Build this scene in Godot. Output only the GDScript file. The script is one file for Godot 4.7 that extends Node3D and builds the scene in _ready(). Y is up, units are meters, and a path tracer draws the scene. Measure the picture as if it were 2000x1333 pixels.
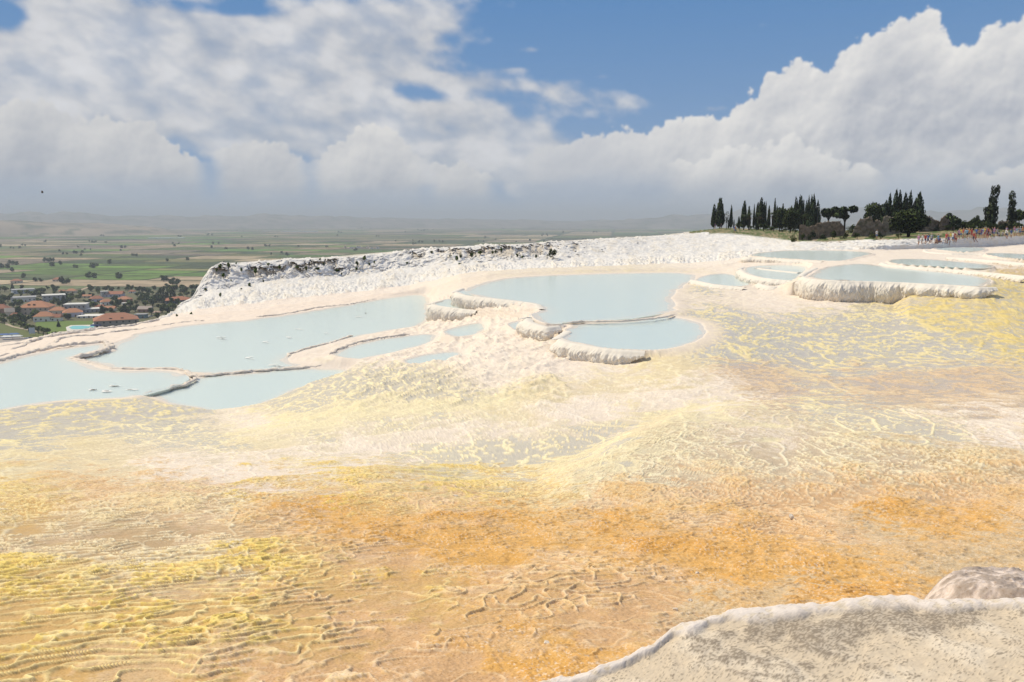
extends Node3D
# Thermal travertine terraces above a farmed valley. Heights "h" are metres below the eye; world y = EYE - h.
const EYE := 85.0
const FOC := 1570.0
const PITCH := 0.1501
const AZ0 := -0.69
const AZ1 := 0.69
const NC := 1090
var CP := cos(PITCH)
var SP := sin(PITCH)
var used := {}
var mats := {}

# ------------------------------------------------------------------ small helpers
func dirpx(px: float, py: float) -> Vector3:
	var a := (px - 1000.0) / FOC
	var b := (666.5 - py) / FOC
	return Vector3(a, b * CP - SP, -b * SP - CP)

func azr(px: float, py: float, h: float) -> Vector2:
	var d := dirpx(px, py)
	var t := h / maxf(-d.y, 0.0005)
	return Vector2(atan2(d.x, -d.z), Vector2(d.x, d.z).length() * t)

func at(px: float, py: float, h: float) -> Vector3:
	var d := dirpx(px, py)
	var t := h / maxf(-d.y, 0.0005)
	return Vector3(d.x * t, EYE - h, d.z * t)

func to_px(p: Vector3) -> Vector2:
	var y := p.y - EYE
	var dep := -y * SP - p.z * CP
	return Vector2(1000.0 + FOC * p.x / dep, 666.5 - FOC * (y * CP - p.z * SP) / dep)

func numbered(called: String) -> String:
	var n: int = used.get(called, 0)
	used[called] = n + 1
	return called if n == 0 else "%s_%03d" % [called, n]

func tag(o: Node, label := "", category := "", group := "", kind := "") -> Node:
	if label: o.set_meta("label", label)
	if category: o.set_meta("category", category)
	if group: o.set_meta("group", group)
	if kind: o.set_meta("kind", kind)
	return o

func thing(called: String, where: Vector3, turn := 0.0) -> Node3D:
	var o := Node3D.new()
	o.name = numbered(called)
	add_child(o)
	o.position = where
	o.rotation.y = turn
	return o

func put(called: String, mesh: Mesh, m: Material, parent: Node = null) -> MeshInstance3D:
	var o := MeshInstance3D.new()
	o.mesh = mesh
	if m: o.material_override = m
	o.cast_shadow = GeometryInstance3D.SHADOW_CASTING_SETTING_ON
	if parent == null or parent == self:
		o.name = numbered(called)
		add_child(o)
	else:
		o.name = called
		parent.add_child(o, true)
	return o

func mat(key: String, c: Color, rough := 0.9, vcol := false) -> StandardMaterial3D:
	if mats.has(key): return mats[key]
	var m := StandardMaterial3D.new()
	m.resource_name = key
	m.albedo_color = c.linear_to_srgb()
	m.roughness = rough
	m.vertex_color_use_as_albedo = vcol
	m.cull_mode = BaseMaterial3D.CULL_DISABLED
	m.metallic_specular = 0.35
	mats[key] = m
	return m

func arrmesh(v: PackedVector3Array, n: PackedVector3Array, c: PackedColorArray, idx: PackedInt32Array) -> ArrayMesh:
	var a := []
	a.resize(Mesh.ARRAY_MAX)
	a[Mesh.ARRAY_VERTEX] = v
	if n.size(): a[Mesh.ARRAY_NORMAL] = n
	if c.size(): a[Mesh.ARRAY_COLOR] = c
	if idx.size(): a[Mesh.ARRAY_INDEX] = idx
	var m := ArrayMesh.new()
	m.add_surface_from_arrays(Mesh.PRIMITIVE_TRIANGLES, a)
	return m

func fnl(freq: float, sd: int, oct := 3, kind := FastNoiseLite.TYPE_SIMPLEX_SMOOTH) -> FastNoiseLite:
	var n := FastNoiseLite.new()
	n.noise_type = kind
	n.seed = sd
	n.frequency = freq
	n.fractal_type = FastNoiseLite.FRACTAL_FBM if oct > 1 else FastNoiseLite.FRACTAL_NONE
	n.fractal_octaves = oct
	return n

func run(f: Callable, n: int) -> void:
	var g := WorkerThreadPool.add_group_task(f, n, -1, true)
	WorkerThreadPool.wait_for_group_task_completion(g)

# grid of vertices (column-major, nr rows each) -> normals and mesh of a row range
func grid_normals(v: PackedVector3Array, nc: int, nr: int) -> PackedVector3Array:
	var out := []
	out.resize(nc)
	run(func(i: int):
		var i0 := maxi(i - 1, 0) * nr
		var i1 := mini(i + 1, nc - 1) * nr
		var o := PackedVector3Array()
		o.resize(nr)
		for j in nr:
			var a := v[i1 + j] - v[i0 + j]
			var b := v[i * nr + mini(j + 1, nr - 1)] - v[i * nr + maxi(j - 1, 0)]
			o[j] = a.cross(-b).normalized() * -1.0
		out[i] = o, nc)
	var n := PackedVector3Array()
	for o in out: n.append_array(o)
	return n

# mesh of such a grid, turned so that its outside faces up and towards the open side
func grid_mesh(v: PackedVector3Array, c: PackedColorArray, nc: int, nr: int, org := Vector3.ZERO) -> ArrayMesh:
	var n := grid_normals(v, nc, nr)
	var s := 0.0
	for i in range(0, n.size(), 7):
		var p := v[i] + org
		s += n[i].y + n[i].dot(Vector3(-p.x, 0, -p.z).normalized())
	var idx := PackedInt32Array()
	for i in nc - 1:
		for k in nr - 1:
			var a := i * nr + k
			if s > 0.0: idx.append_array([a, a + 1, a + nr, a + nr, a + 1, a + nr + 1])
			else: idx.append_array([a, a + nr, a + 1, a + 1, a + nr, a + nr + 1])
	if s < 0.0:
		for i in n.size(): n[i] = -n[i]
	return arrmesh(v, n, c, idx)

# ------------------------------------------------------------------ sky
var sk := {}
func sky_setup() -> void:
	sk.fine = fnl(0.24, 11, 6)
	sk.bil = fnl(0.42, 12, 4)
	sk.bil.fractal_type = FastNoiseLite.FRACTAL_RIDGED
	sk.puff = fnl(0.30, 18, 1, FastNoiseLite.TYPE_CELLULAR)
	sk.puff.cellular_return_type = FastNoiseLite.RETURN_DISTANCE
	sk.puff.cellular_distance_function = FastNoiseLite.DISTANCE_EUCLIDEAN
	sk.puff.domain_warp_enabled = true
	sk.puff.domain_warp_amplitude = 2.2
	sk.puff.domain_warp_frequency = 0.25
	sk.puff0 = sk.puff.duplicate()
	sk.puff0.frequency = 0.12
	sk.puff0.seed = 8
	sk.puff2 = sk.puff.duplicate()
	sk.puff2.frequency = 0.85
	sk.puff2.seed = 5
	sk.puff2.domain_warp_amplitude = 0.9
	sk.puff2.domain_warp_frequency = 0.8
	sk.sheet = fnl(0.16, 13, 5)
	sk.slow = fnl(0.025, 14, 2)
	sk.edge = fnl(0.9, 15, 4)
	# clouds with a billowed top: outline in photograph pixels, then [base elevation, brightness, grey depth, haze]
	var tops := [
		[[[1000, 315], [1040, 300], [1100, 288], [1180, 266], [1250, 258], [1330, 238], [1420, 226], [1440, 202], [1480, 188], [1500, 145], [1560, 126], [1610, 150], [1640, 112], [1700, 78], [1760, 46], [1815, 24], [1850, 60], [1870, 92], [1900, 96], [1930, 62], [2000, 34], [2150, 20], [2300, 60], [2500, 190]], 1.0, 3.2, 0.12],
		[[[-500, 300], [-300, 235], [-100, 240], [0, 216], [80, 200], [130, 226], [200, 232], [300, 252], [330, 290], [420, 330]], 0.9, 2.4, 0.3],
		[[[590, 330], [640, 296], [690, 268], [730, 238], [760, 258], [800, 292], [850, 330]], 0.95, 1.8, 0.22],
		[[[400, 330], [440, 290], [500, 280], [560, 296], [620, 330]], 0.92, 1.6, 0.3],
		[[[820, 345], [850, 330], [900, 322], [940, 340], [980, 360]], 0.95, 1.3, 0.2],
		[[[1290, 352], [1320, 322], [1370, 312], [1430, 292], [1470, 302], [1510, 277], [1560, 274], [1600, 300], [1640, 327], [1680, 317], [1720, 342], [1745, 360]], 1.0, 2.4, 0.05],
		[[[1865, 368], [1890, 334], [1930, 348], [1960, 342], [2000, 322], [2060, 342], [2100, 370]], 0.97, 1.8, 0.12],
	]
	sk.tops = []
	for t in tops:
		var xs := PackedFloat32Array()
		var ys := PackedFloat32Array()
		for p in t[0]:
			var d := dirpx(p[0], p[1])
			xs.append(rad_to_deg(atan2(d.x, -d.z)))
			ys.append(rad_to_deg(asin(d.y / d.length())))
		sk.tops.append([xs, ys, t[1], t[2], t[3]])
	# ring of cumulus outside the frame, the same kind of weather all round
	var rng := RandomNumberGenerator.new()
	rng.seed = 5
	var a := 50.0
	while a < 300.0:
		var w := rng.randf_range(14.0, 34.0)
		var hh := rng.randf_range(4.0, 15.0)
		var xs := PackedFloat32Array()
		var ys := PackedFloat32Array()
		for k in 7:
			xs.append(a + w * k / 6.0)
			ys.append(1.0 + hh * sin(PI * k / 6.0) * rng.randf_range(0.7, 1.15))
		sk.tops.append([xs, ys, 0.95, 2.6, 0.2])
		a += w * rng.randf_range(0.7, 1.3)
	# thin sheets and wisps: px, py, half width, half height (pixels), amount
	sk.blobs = []
	for b in [[120, 90, 420, 130, 0.62], [450, 80, 330, 80, 0.58], [680, 110, 250, 70, 0.62], [850, 40, 140, 55, 0.6], [300, 230, 420, 70, 0.55], [620, 210, 260, 60, 0.45],
			[940, 165, 110, 26, 0.55], [1110, 178, 90, 40, 0.6], [880, 215, 110, 26, 0.55], [980, 270, 120, 40, 0.5], [760, 290, 240, 70, 0.5], [1240, 200, 90, 30, 0.4],
			[1035, 98, 34, 9, 0.65], [1496, 49, 34, 8, 0.55], [1380, 214, 42, 10, 0.45], [1000, 135, 50, 8, 0.35], [1180, 148, 50, 8, 0.35], [1000, 340, 300, 50, 0.35], [1100, 300, 160, 40, 0.4]]:
		var d := dirpx(b[0], b[1])
		sk.blobs.append([rad_to_deg(atan2(d.x, -d.z)), rad_to_deg(asin(d.y / d.length())), b[2] / 27.4, b[3] / 27.4, b[4]])
	for g in [[440, 20, 90, 18], [15, 30, 36, 22], [445, 146, 30, 8], [1300, 60, 420, 90], [800, 185, 130, 22]]:
		var d := dirpx(g[0], g[1])
		sk.blobs.append([rad_to_deg(atan2(d.x, -d.z)), rad_to_deg(asin(d.y / d.length())), g[2] / 27.4, g[3] / 27.4, -0.55])

func sky_color(a: float, e: float) -> Color:
	# clear air
	var t := clampf(e / 16.0, 0.0, 1.0)
	var c := Color(0.33, 0.47, 0.66).lerp(Color(0.10, 0.255, 0.53), pow(t, 0.62))
	if e > 16.0: c = c.lerp(Color(0.055, 0.16, 0.43), clampf((e - 16.0) / 60.0, 0, 1))
	# thin high sheet, seen in perspective
	var bias := 0.0
	for b in sk.blobs:
		var dx: float = (a - b[0]) / b[2]
		var dy: float = (e - b[1]) / b[3]
		var q := dx * dx + dy * dy
		if q < 4.0: bias += b[4] * exp(-q * 1.1)
	var far := smoothstep(34.0, 46.0, absf(a)) + smoothstep(15.5, 22.0, e)
	if far > 0.0:
		var ra := deg_to_rad(a)
		bias += minf(far, 1.0) * (0.40 + 0.55 * sk.slow.get_noise_3d(sin(ra) * 60.0 * cos(deg_to_rad(e)), e * 1.4, cos(ra) * 60.0 * cos(deg_to_rad(e))))
	var fb: float = sk.sheet.get_noise_3d(a * 0.75 + e * 0.3, e * 1.35, 3.0)
	var fb2: float = sk.fine.get_noise_3d(a * 1.1 + e * 0.4, e * 1.9, 9.0)
	var den := smoothstep(0.16, 0.62, bias + fb * 0.5 + fb2 * 0.30)
	if den > 0.0:
		var br := 0.66 + 0.16 * fb2 + 0.10 * fb
		c = c.lerp(Color(br * 0.995, br, br * 1.03), den * clampf(0.84 + 0.5 * fb2, 0.4, 0.97))
	# billowed clouds, the big far tower first
	for s in sk.tops:
		var xs: PackedFloat32Array = s[0]
		var n := xs.size()
		if a < xs[0] or a > xs[n - 1]: continue
		var k := 0
		while k < n - 2 and a > xs[k + 1]: k += 1
		var ys: PackedFloat32Array = s[1]
		var top := lerpf(ys[k], ys[k + 1], (a - xs[k]) / (xs[k + 1] - xs[k]))
		if e > top + 1.2: continue
		var p1: float = -sk.puff.get_noise_2d(a * 2.0, e * 2.0)
		var p2: float = -sk.puff2.get_noise_2d(a * 2.0, e * 2.0)
		var ed: float = sk.edge.get_noise_2d(a * 1.5, e * 1.5)
		var d := top - e + (p1 - 0.35) * 0.75 + (p2 - 0.35) * 0.4 + ed * 0.30
		var cov := smoothstep(-0.02, 0.16, d) * smoothstep(0.0, 1.6, a - xs[0]) * smoothstep(0.0, 1.6, xs[n - 1] - a)
		if cov <= 0.0: continue
		# light from the upper left, read from how the billows turn
		var q1: float = -sk.puff.get_noise_2d((a - 0.22) * 2.0, (e + 0.30) * 2.0)
		var q2: float = -sk.puff2.get_noise_2d((a - 0.09) * 2.0, (e + 0.12) * 2.0)
		var p0: float = -sk.puff0.get_noise_2d(a * 2.0, e * 2.0)
		var q0: float = -sk.puff0.get_noise_2d((a - 0.5) * 2.0, (e + 0.6) * 2.0)
		var lit := 0.68 + (p0 - q0) * 0.55 + (p1 - q1) * 0.5 + (p2 - q2) * 0.24 + 0.22 * exp(-maxf(d, 0.0) * 0.9) + 0.16 * fb + 0.10 * ed
		lit -= 0.42 * smoothstep(0.5, 4.0, d) * (0.75 + 0.9 * sk.slow.get_noise_2d(a * 5.0, e * 6.0))
		var g := Color(0.45, 0.48, 0.55).lerp(Color(0.93, 0.905, 0.865), clampf(lit, 0.0, 1.0))
		g = Color(g.r * s[2], g.g * s[2], g.b * s[2])
		var veil: float = s[4]
		if s[3] > 3.0: veil = lerpf(0.62, veil, smoothstep(3.0, 15.0, a))
		g = g.lerp(Color(0.54, 0.57, 0.63), veil)
		var foot := smoothstep(0.9, 0.9 + float(s[3]), e)
		c = c.lerp(g, cov * lerpf(0.35, 1.0, foot))
	# dusty air near the horizon
	c = c.lerp(Color(0.49, 0.54, 0.615), clampf(exp(-e / 1.7) * 1.0, 0, 1))
	return c

func make_sky() -> ImageTexture:
	sky_setup()
	var w := 1024
	var rows := []
	rows.resize(256)
	run(func(y: int):
		var b := PackedByteArray()
		b.resize(w * 3)
		for x in w:
			var a := (x + 0.5) / w * 360.0 - 180.0
			if a < -110.0: a += 360.0
			if a >= 250.0: a -= 360.0
			var c := sky_color(a, 90.0 - (y + 0.5) / 512.0 * 180.0).linear_to_srgb()
			b[x * 3] = int(clampf(c.r, 0, 1) * 255.0)
			b[x * 3 + 1] = int(clampf(c.g, 0, 1) * 255.0)
			b[x * 3 + 2] = int(clampf(c.b, 0, 1) * 255.0)
		rows[y] = b, 256)
	var data := PackedByteArray()
	for r in rows: data.append_array(r)
	var low := PackedByteArray()
	low.resize(w * 3)
	for x in w:
		low[x * 3] = 176
		low[x * 3 + 1] = 176
		low[x * 3 + 2] = 176
	for y in 256: data.append_array(low)
	var im := Image.create_from_data(w, 512, false, Image.FORMAT_RGB8, data)
	im.resize(4096, 2048, Image.INTERPOLATE_CUBIC)
	# the part that the camera looks at, in full resolution
	var fx := 1540
	var fw := 1016
	var fy := 740
	var fh := 290
	var fr := []
	fr.resize(fh)
	run(func(y: int):
		var b := PackedByteArray()
		b.resize(fw * 3)
		for x in fw:
			var c := sky_color((fx + x + 0.5) / 4096.0 * 360.0 - 180.0, 90.0 - (fy + y + 0.5) / 2048.0 * 180.0).linear_to_srgb()
			b[x * 3] = int(clampf(c.r, 0, 1) * 255.0)
			b[x * 3 + 1] = int(clampf(c.g, 0, 1) * 255.0)
			b[x * 3 + 2] = int(clampf(c.b, 0, 1) * 255.0)
		fr[y] = b, fh)
	data = PackedByteArray()
	for r in fr: data.append_array(r)
	im.blit_rect(Image.create_from_data(fw, fh, false, Image.FORMAT_RGB8, data), Rect2i(0, 0, fw, fh), Vector2i(fx, fy))
	var turned := Image.create(4096, 2048, false, Image.FORMAT_RGB8)      # the panorama begins straight ahead
	turned.blit_rect(im, Rect2i(2048, 0, 2048, 2048), Vector2i(0, 0))
	turned.blit_rect(im, Rect2i(0, 0, 2048, 2048), Vector2i(2048, 0))
	return ImageTexture.create_from_image(turned)

# ------------------------------------------------------------------ terrain: feature lines lofted from near to far
# each line: [px, py, h] or [px, py, -distance]
var LINES := [
	[[-500, 1333, 2.9], [1000, 1333, 2.95], [2500, 1333, 3.1]],
	[[-500, 1130, 3.6], [1000, 1130, 3.65], [2500, 1130, 3.7]],
	[[-500, 1010, 4.35], [600, 1010, 4.35], [1000, 1010, 4.4], [1500, 980, 4.4], [2500, 980, 4.4]],
	[[-500, 930, 5.2], [0, 945, 5.1], [250, 940, 5.1], [500, 932, 5.05], [750, 925, 5.1], [930, 955, 4.95], [1050, 950, 4.95], [1120, 925, 4.72], [1250, 855, 4.7], [1330, 815, 4.82], [1420, 795, 4.92], [1600, 790, 5.05], [1900, 795, 5.0], [2500, 795, 5.0]],
	[[-500, 885, 6.3], [0, 892, 6.25], [250, 888, 6.2], [500, 880, 6.2], [750, 878, 6.0], [930, 905, 5.7], [1030, 905, 5.7], [1120, 882, 5.72], [1255, 820, 5.85], [1335, 793, 5.88], [1420, 776, 5.86], [1600, 765, 5.8], [1900, 768, 5.7], [2500, 768, 5.7]],
	[[-500, 812, 7.5], [0, 806, 7.6], [300, 805, 7.7], [450, 806, 7.75], [520, 782, 7.7], [600, 748, 7.6], [700, 727, 7.4], [850, 722, 6.9], [950, 722, 6.6], [1080, 702, 6.4], [1200, 700, 6.35], [1260, 700, 6.15], [1330, 698, 5.88], [1400, 698, 5.8], [1600, 695, 6.1], [2000, 690, 6.0], [2500, 690, 6.0]],
	[[-500, 760, 7.65], [0, 745, 7.75], [300, 690, 7.95], [500, 660, 7.95], [700, 645, 7.9], [820, 640, 7.75], [880, 628, 7.35], [940, 622, 6.8], [1000, 622, 6.35], [1060, 622, 5.95], [1120, 620, 5.75], [1200, 605, 5.72], [1350, 590, 5.72], [1450, 582, 5.75], [1560, 577, 5.65], [1620, 584, 5.62], [1700, 584, 5.62], [1745, 582, 5.58], [1778, 573, 4.98], [1850, 576, 4.92], [1912, 576, 4.8], [1950, 598, 5.2], [2020, 640, 5.72], [2500, 650, 5.72]],
	[[-500, 745, 7.7], [0, 728, 7.8], [300, 676, 7.98], [500, 648, 7.98], [700, 632, 7.9], [820, 620, 7.7], [880, 606, 6.9], [940, 603, 6.3], [1000, 604, 5.95], [1060, 606, 5.72], [1200, 592, 5.66], [1350, 578, 5.66], [1450, 566, 5.5], [1480, 561, 5.4], [1530, 556, 5.0], [1570, 549, 4.4], [1620, 550, 4.32], [1700, 551, 4.32], [1800, 556, 4.36], [1930, 563, 4.42], [2000, 558, 4.62], [2500, 555, 4.75]],
	[[-500, 735, 7.75], [-100, 720, 7.8], [0, 706, 7.9], [50, 692, 7.9], [125, 680, 7.9], [200, 668, 7.9], [262, 654, 7.95], [290, 646, 7.95], [350, 635, 7.95], [425, 628, 7.95], [500, 622, 7.95], [600, 607, 7.95], [700, 590, 7.9], [740, 583, 7.85], [800, 574, 7.6], [850, 565, 7.0], [900, 551, 6.1], [950, 542, 5.7], [1050, 536, 5.6], [1200, 531, 5.6], [1350, 529, 5.55], [1420, 522, 5.2], [1480, 508, 4.7], [1560, 495, 4.35], [1700, 493, 4.4], [1800, 490, 4.6], [1900, 487, 4.75], [2000, 481, 4.6], [2500, 475, 4.6]],
	[[-500, 700, 8.0], [-100, 685, 8.05], [0, 670, 8.15], [50, 665, 8.2], [100, 654, 8.2], [175, 645, 8.2], [262, 635, 8.2], [300, 628, 8.15], [345, 619, 8.1], [450, 609, 8.0], [600, 591, 7.95], [700, 580, 7.85], [740, 575, 7.75], [800, 567, 7.5], [850, 558, 6.85], [900, 545, 5.95], [950, 537, 5.58], [1050, 531, 5.48], [1200, 526, 5.45], [1350, 523, 5.35], [1420, 516, 5.0], [1480, 502, 4.6], [1560, 491, 4.3], [1700, 489, 4.32], [1800, 486, 4.55], [1900, 483, 4.65], [2000, 477, 4.5], [2500, 471, 4.5]],
	[[-500, 0, 0], [0, 0, 0], [300, 0, 0], [345, 606, -86], [385, 580, -89], [420, 566, -91], [600, 545, -97], [700, 539, -99], [800, 521, -100], [900, 515, -98], [1000, 512, -98], [1100, 508, -102], [1200, 504, -107], [1300, 499, -117], [1400, 494, -125], [1500, 486, -130], [1560, 485, -128], [1700, 482, -130], [1800, 480, -138], [1900, 478, -145], [2000, 472, -148], [2500, 468, -150]],
	[[-500, 0, 0], [0, 0, 0], [300, 0, 0], [345, 600, -90], [378, 577, -93], [392, 549, -95], [412, 523, -96], [430, 515, -97], [600, 505, -101], [700, 501, -103], [750, 497, -104], [800, 489, -105], [900, 482, -104], [1000, 478, -106], [1100, 472, -118], [1200, 466, -136], [1300, 461, -165], [1370, 456, -190], [1420, 455, -195], [1500, 463, -175], [1560, 472, -150], [1700, 469, -146], [1800, 466, -150], [1900, 466, -156], [2000, 463, -162], [2500, 460, -165]],
	[[-500, 0, 0], [0, 0, 0], [300, 0, 0], [430, 516, -101], [600, 506, -107], [800, 489, -113], [1000, 478, -116], [1200, 465.5, -150], [1300, 459.5, -185], [1360, 451, -235], [1400, 447, -255], [1500, 450, -235], [1560, 457, -200], [1700, 456, -185], [1800, 451, -190], [1900, 446, -200], [2000, 442, -205], [2500, 440, -210]],
]
var LN := []        # sampled: [az array, r array, h array]
const NROW := [12, 250, 190, 140, 84, 92, 84, 34, 66, 22, 40, 74, 14, 8, 10]
var rowv := PackedFloat32Array()

func terrain_lines() -> void:
	var near := [PackedFloat32Array([-1.0, 1.0]), PackedFloat32Array([1.2, 1.2]), PackedFloat32Array([2.35, 2.35])]
	LN.append(near)
	for k in LINES.size():
		var A := PackedFloat32Array()
		var R := PackedFloat32Array()
		var H := PackedFloat32Array()
		for p in dense(LINES[k]):
			var px: float = p[0]
			if p[1] == 0:      # left of the bluff the edge falls straight to the valley
				var q := sample(LN[k], azr(px, 650.0, 8.0).x)
				A.append(azr(px, 650.0, 8.0).x)
				var s: Array = [[3.0, 1.3], [6.0, 5.0], [14.0, 16.0]][k - 10]
				R.append(q.x + s[0])
				H.append(q.y + s[1])
				continue
			var d := dirpx(px, p[1])
			var h: float = p[2]
			if h < 0.0:
				h = -h * -d.y / Vector2(d.x, d.z).length()
			var q2 := azr(px, p[1], h)
			A.append(q2.x)
			R.append(q2.y)
			H.append(h)
		LN.append([A, R, H])
	# behind the bluff and behind the garden: down to the plain
	var A2 := PackedFloat32Array()
	var B := [PackedFloat32Array(), PackedFloat32Array(), PackedFloat32Array(), PackedFloat32Array()]
	for px in [-500, 0, 300, 430, 600, 800, 1000, 1200, 1300, 1345, 1400, 1500, 2000, 2500]:
		var az := azr(px, 600.0, 8.0).x
		var q := sample(LN[LN.size() - 1], az)
		A2.append(az)
		B[0].append(q.x + (70.0 if px < 1350 else 170.0))
		B[1].append(50.0 if px < 1350 else 5.5)
		B[2].append(460.0 if px < 1350 else 900.0)
		B[3].append(86.0)
	LN.append([A2, B[0], B[1]])
	LN.append([A2, B[2], B[3]])
	rowv.append(0.0)
	for k in NROW.size():
		for j in NROW[k]: rowv.append(k + (j + 1.0) / NROW[k])

func dense(L: Array) -> Array:
	var o := []
	for i in L.size() - 1:
		var a: Array = L[i]
		var b: Array = L[i + 1]
		if a[1] == 0 or b[1] == 0:
			o.append(a)
			continue
		var n := maxi(1, int((b[0] - a[0]) / 25.0))
		for j in n:
			var t := float(j) / n
			var t2 := lerpf(t, t * t * (3.0 - 2.0 * t), 0.5)
			o.append([lerpf(a[0], b[0], t), lerpf(a[1], b[1], t2), lerpf(a[2], b[2], t2)])
	o.append(L[L.size() - 1])
	return o

func sample(L: Array, az: float) -> Vector2:
	var A: PackedFloat32Array = L[0]
	var n := A.size()
	if az <= A[0]: return Vector2(L[1][0], L[2][0])
	if az >= A[n - 1]: return Vector2(L[1][n - 1], L[2][n - 1])
	var k := 0
	while k < n - 2 and az > A[k + 1]: k += 1
	var t := (az - A[k]) / (A[k + 1] - A[k])
	return Vector2(lerpf(L[1][k], L[1][k + 1], t), lerpf(L[2][k], L[2][k + 1], t))

func column(az: float) -> Array:       # nodes and monotone slopes of one profile
	var n := LN.size()
	var R := PackedFloat32Array()
	var H := PackedFloat32Array()
	var M := PackedFloat32Array()
	for k in n:
		var q := sample(LN[k], az)
		if k > 0 and q.x < R[k - 1] + 0.15: q.x = R[k - 1] + 0.15
		R.append(q.x)
		H.append(q.y)
	for k in n:
		if k == 0 or k == n - 1:
			M.append(0.0)
			continue
		var a := (H[k] - H[k - 1]) / (R[k] - R[k - 1])
		var b := (H[k + 1] - H[k]) / (R[k + 1] - R[k])
		M.append(0.0 if a * b <= 0.0 else 2.0 * a * b / (a + b))
	return [R, H, M]

func col_h(c: Array, r: float) -> float:
	var R: PackedFloat32Array = c[0]
	var n := R.size()
	var k := 0
	while k < n - 2 and r > R[k + 1]: k += 1
	return seg_h(c, k, clampf((r - R[k]) / (R[k + 1] - R[k]), 0, 1))

func seg_h(c: Array, k: int, t: float) -> float:
	var R: PackedFloat32Array = c[0]
	var H: PackedFloat32Array = c[1]
	var M: PackedFloat32Array = c[2]
	var d := R[k + 1] - R[k]
	var t2 := t * t
	var t3 := t2 * t
	return (2 * t3 - 3 * t2 + 1) * H[k] + (t3 - 2 * t2 + t) * d * M[k] + (-2 * t3 + 3 * t2) * H[k + 1] + (t3 - t2) * d * M[k + 1]

func ground(px: float, py: float) -> Vector3:   # where the sight line through a place of the photograph meets the ground
	var d := dirpx(px, py)
	var az := atan2(d.x, -d.z)
	var c := column(az)
	var dl := Vector2(d.x, d.z).length()
	var r := 3.0
	while r < 420.0:
		var h := col_h(c, r)
		if -d.y / dl * r >= h: break
		r += 0.1 + r * 0.003
	return Vector3(r * sin(az), EYE - col_h(c, r), -r * cos(az))

func ground_d(px: float, dist: float) -> Vector3:
	var d := dirpx(px, 445.0)
	var az := atan2(d.x, -d.z)
	return Vector3(dist * sin(az), EYE - col_h(column(az), dist), -dist * cos(az))

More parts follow.
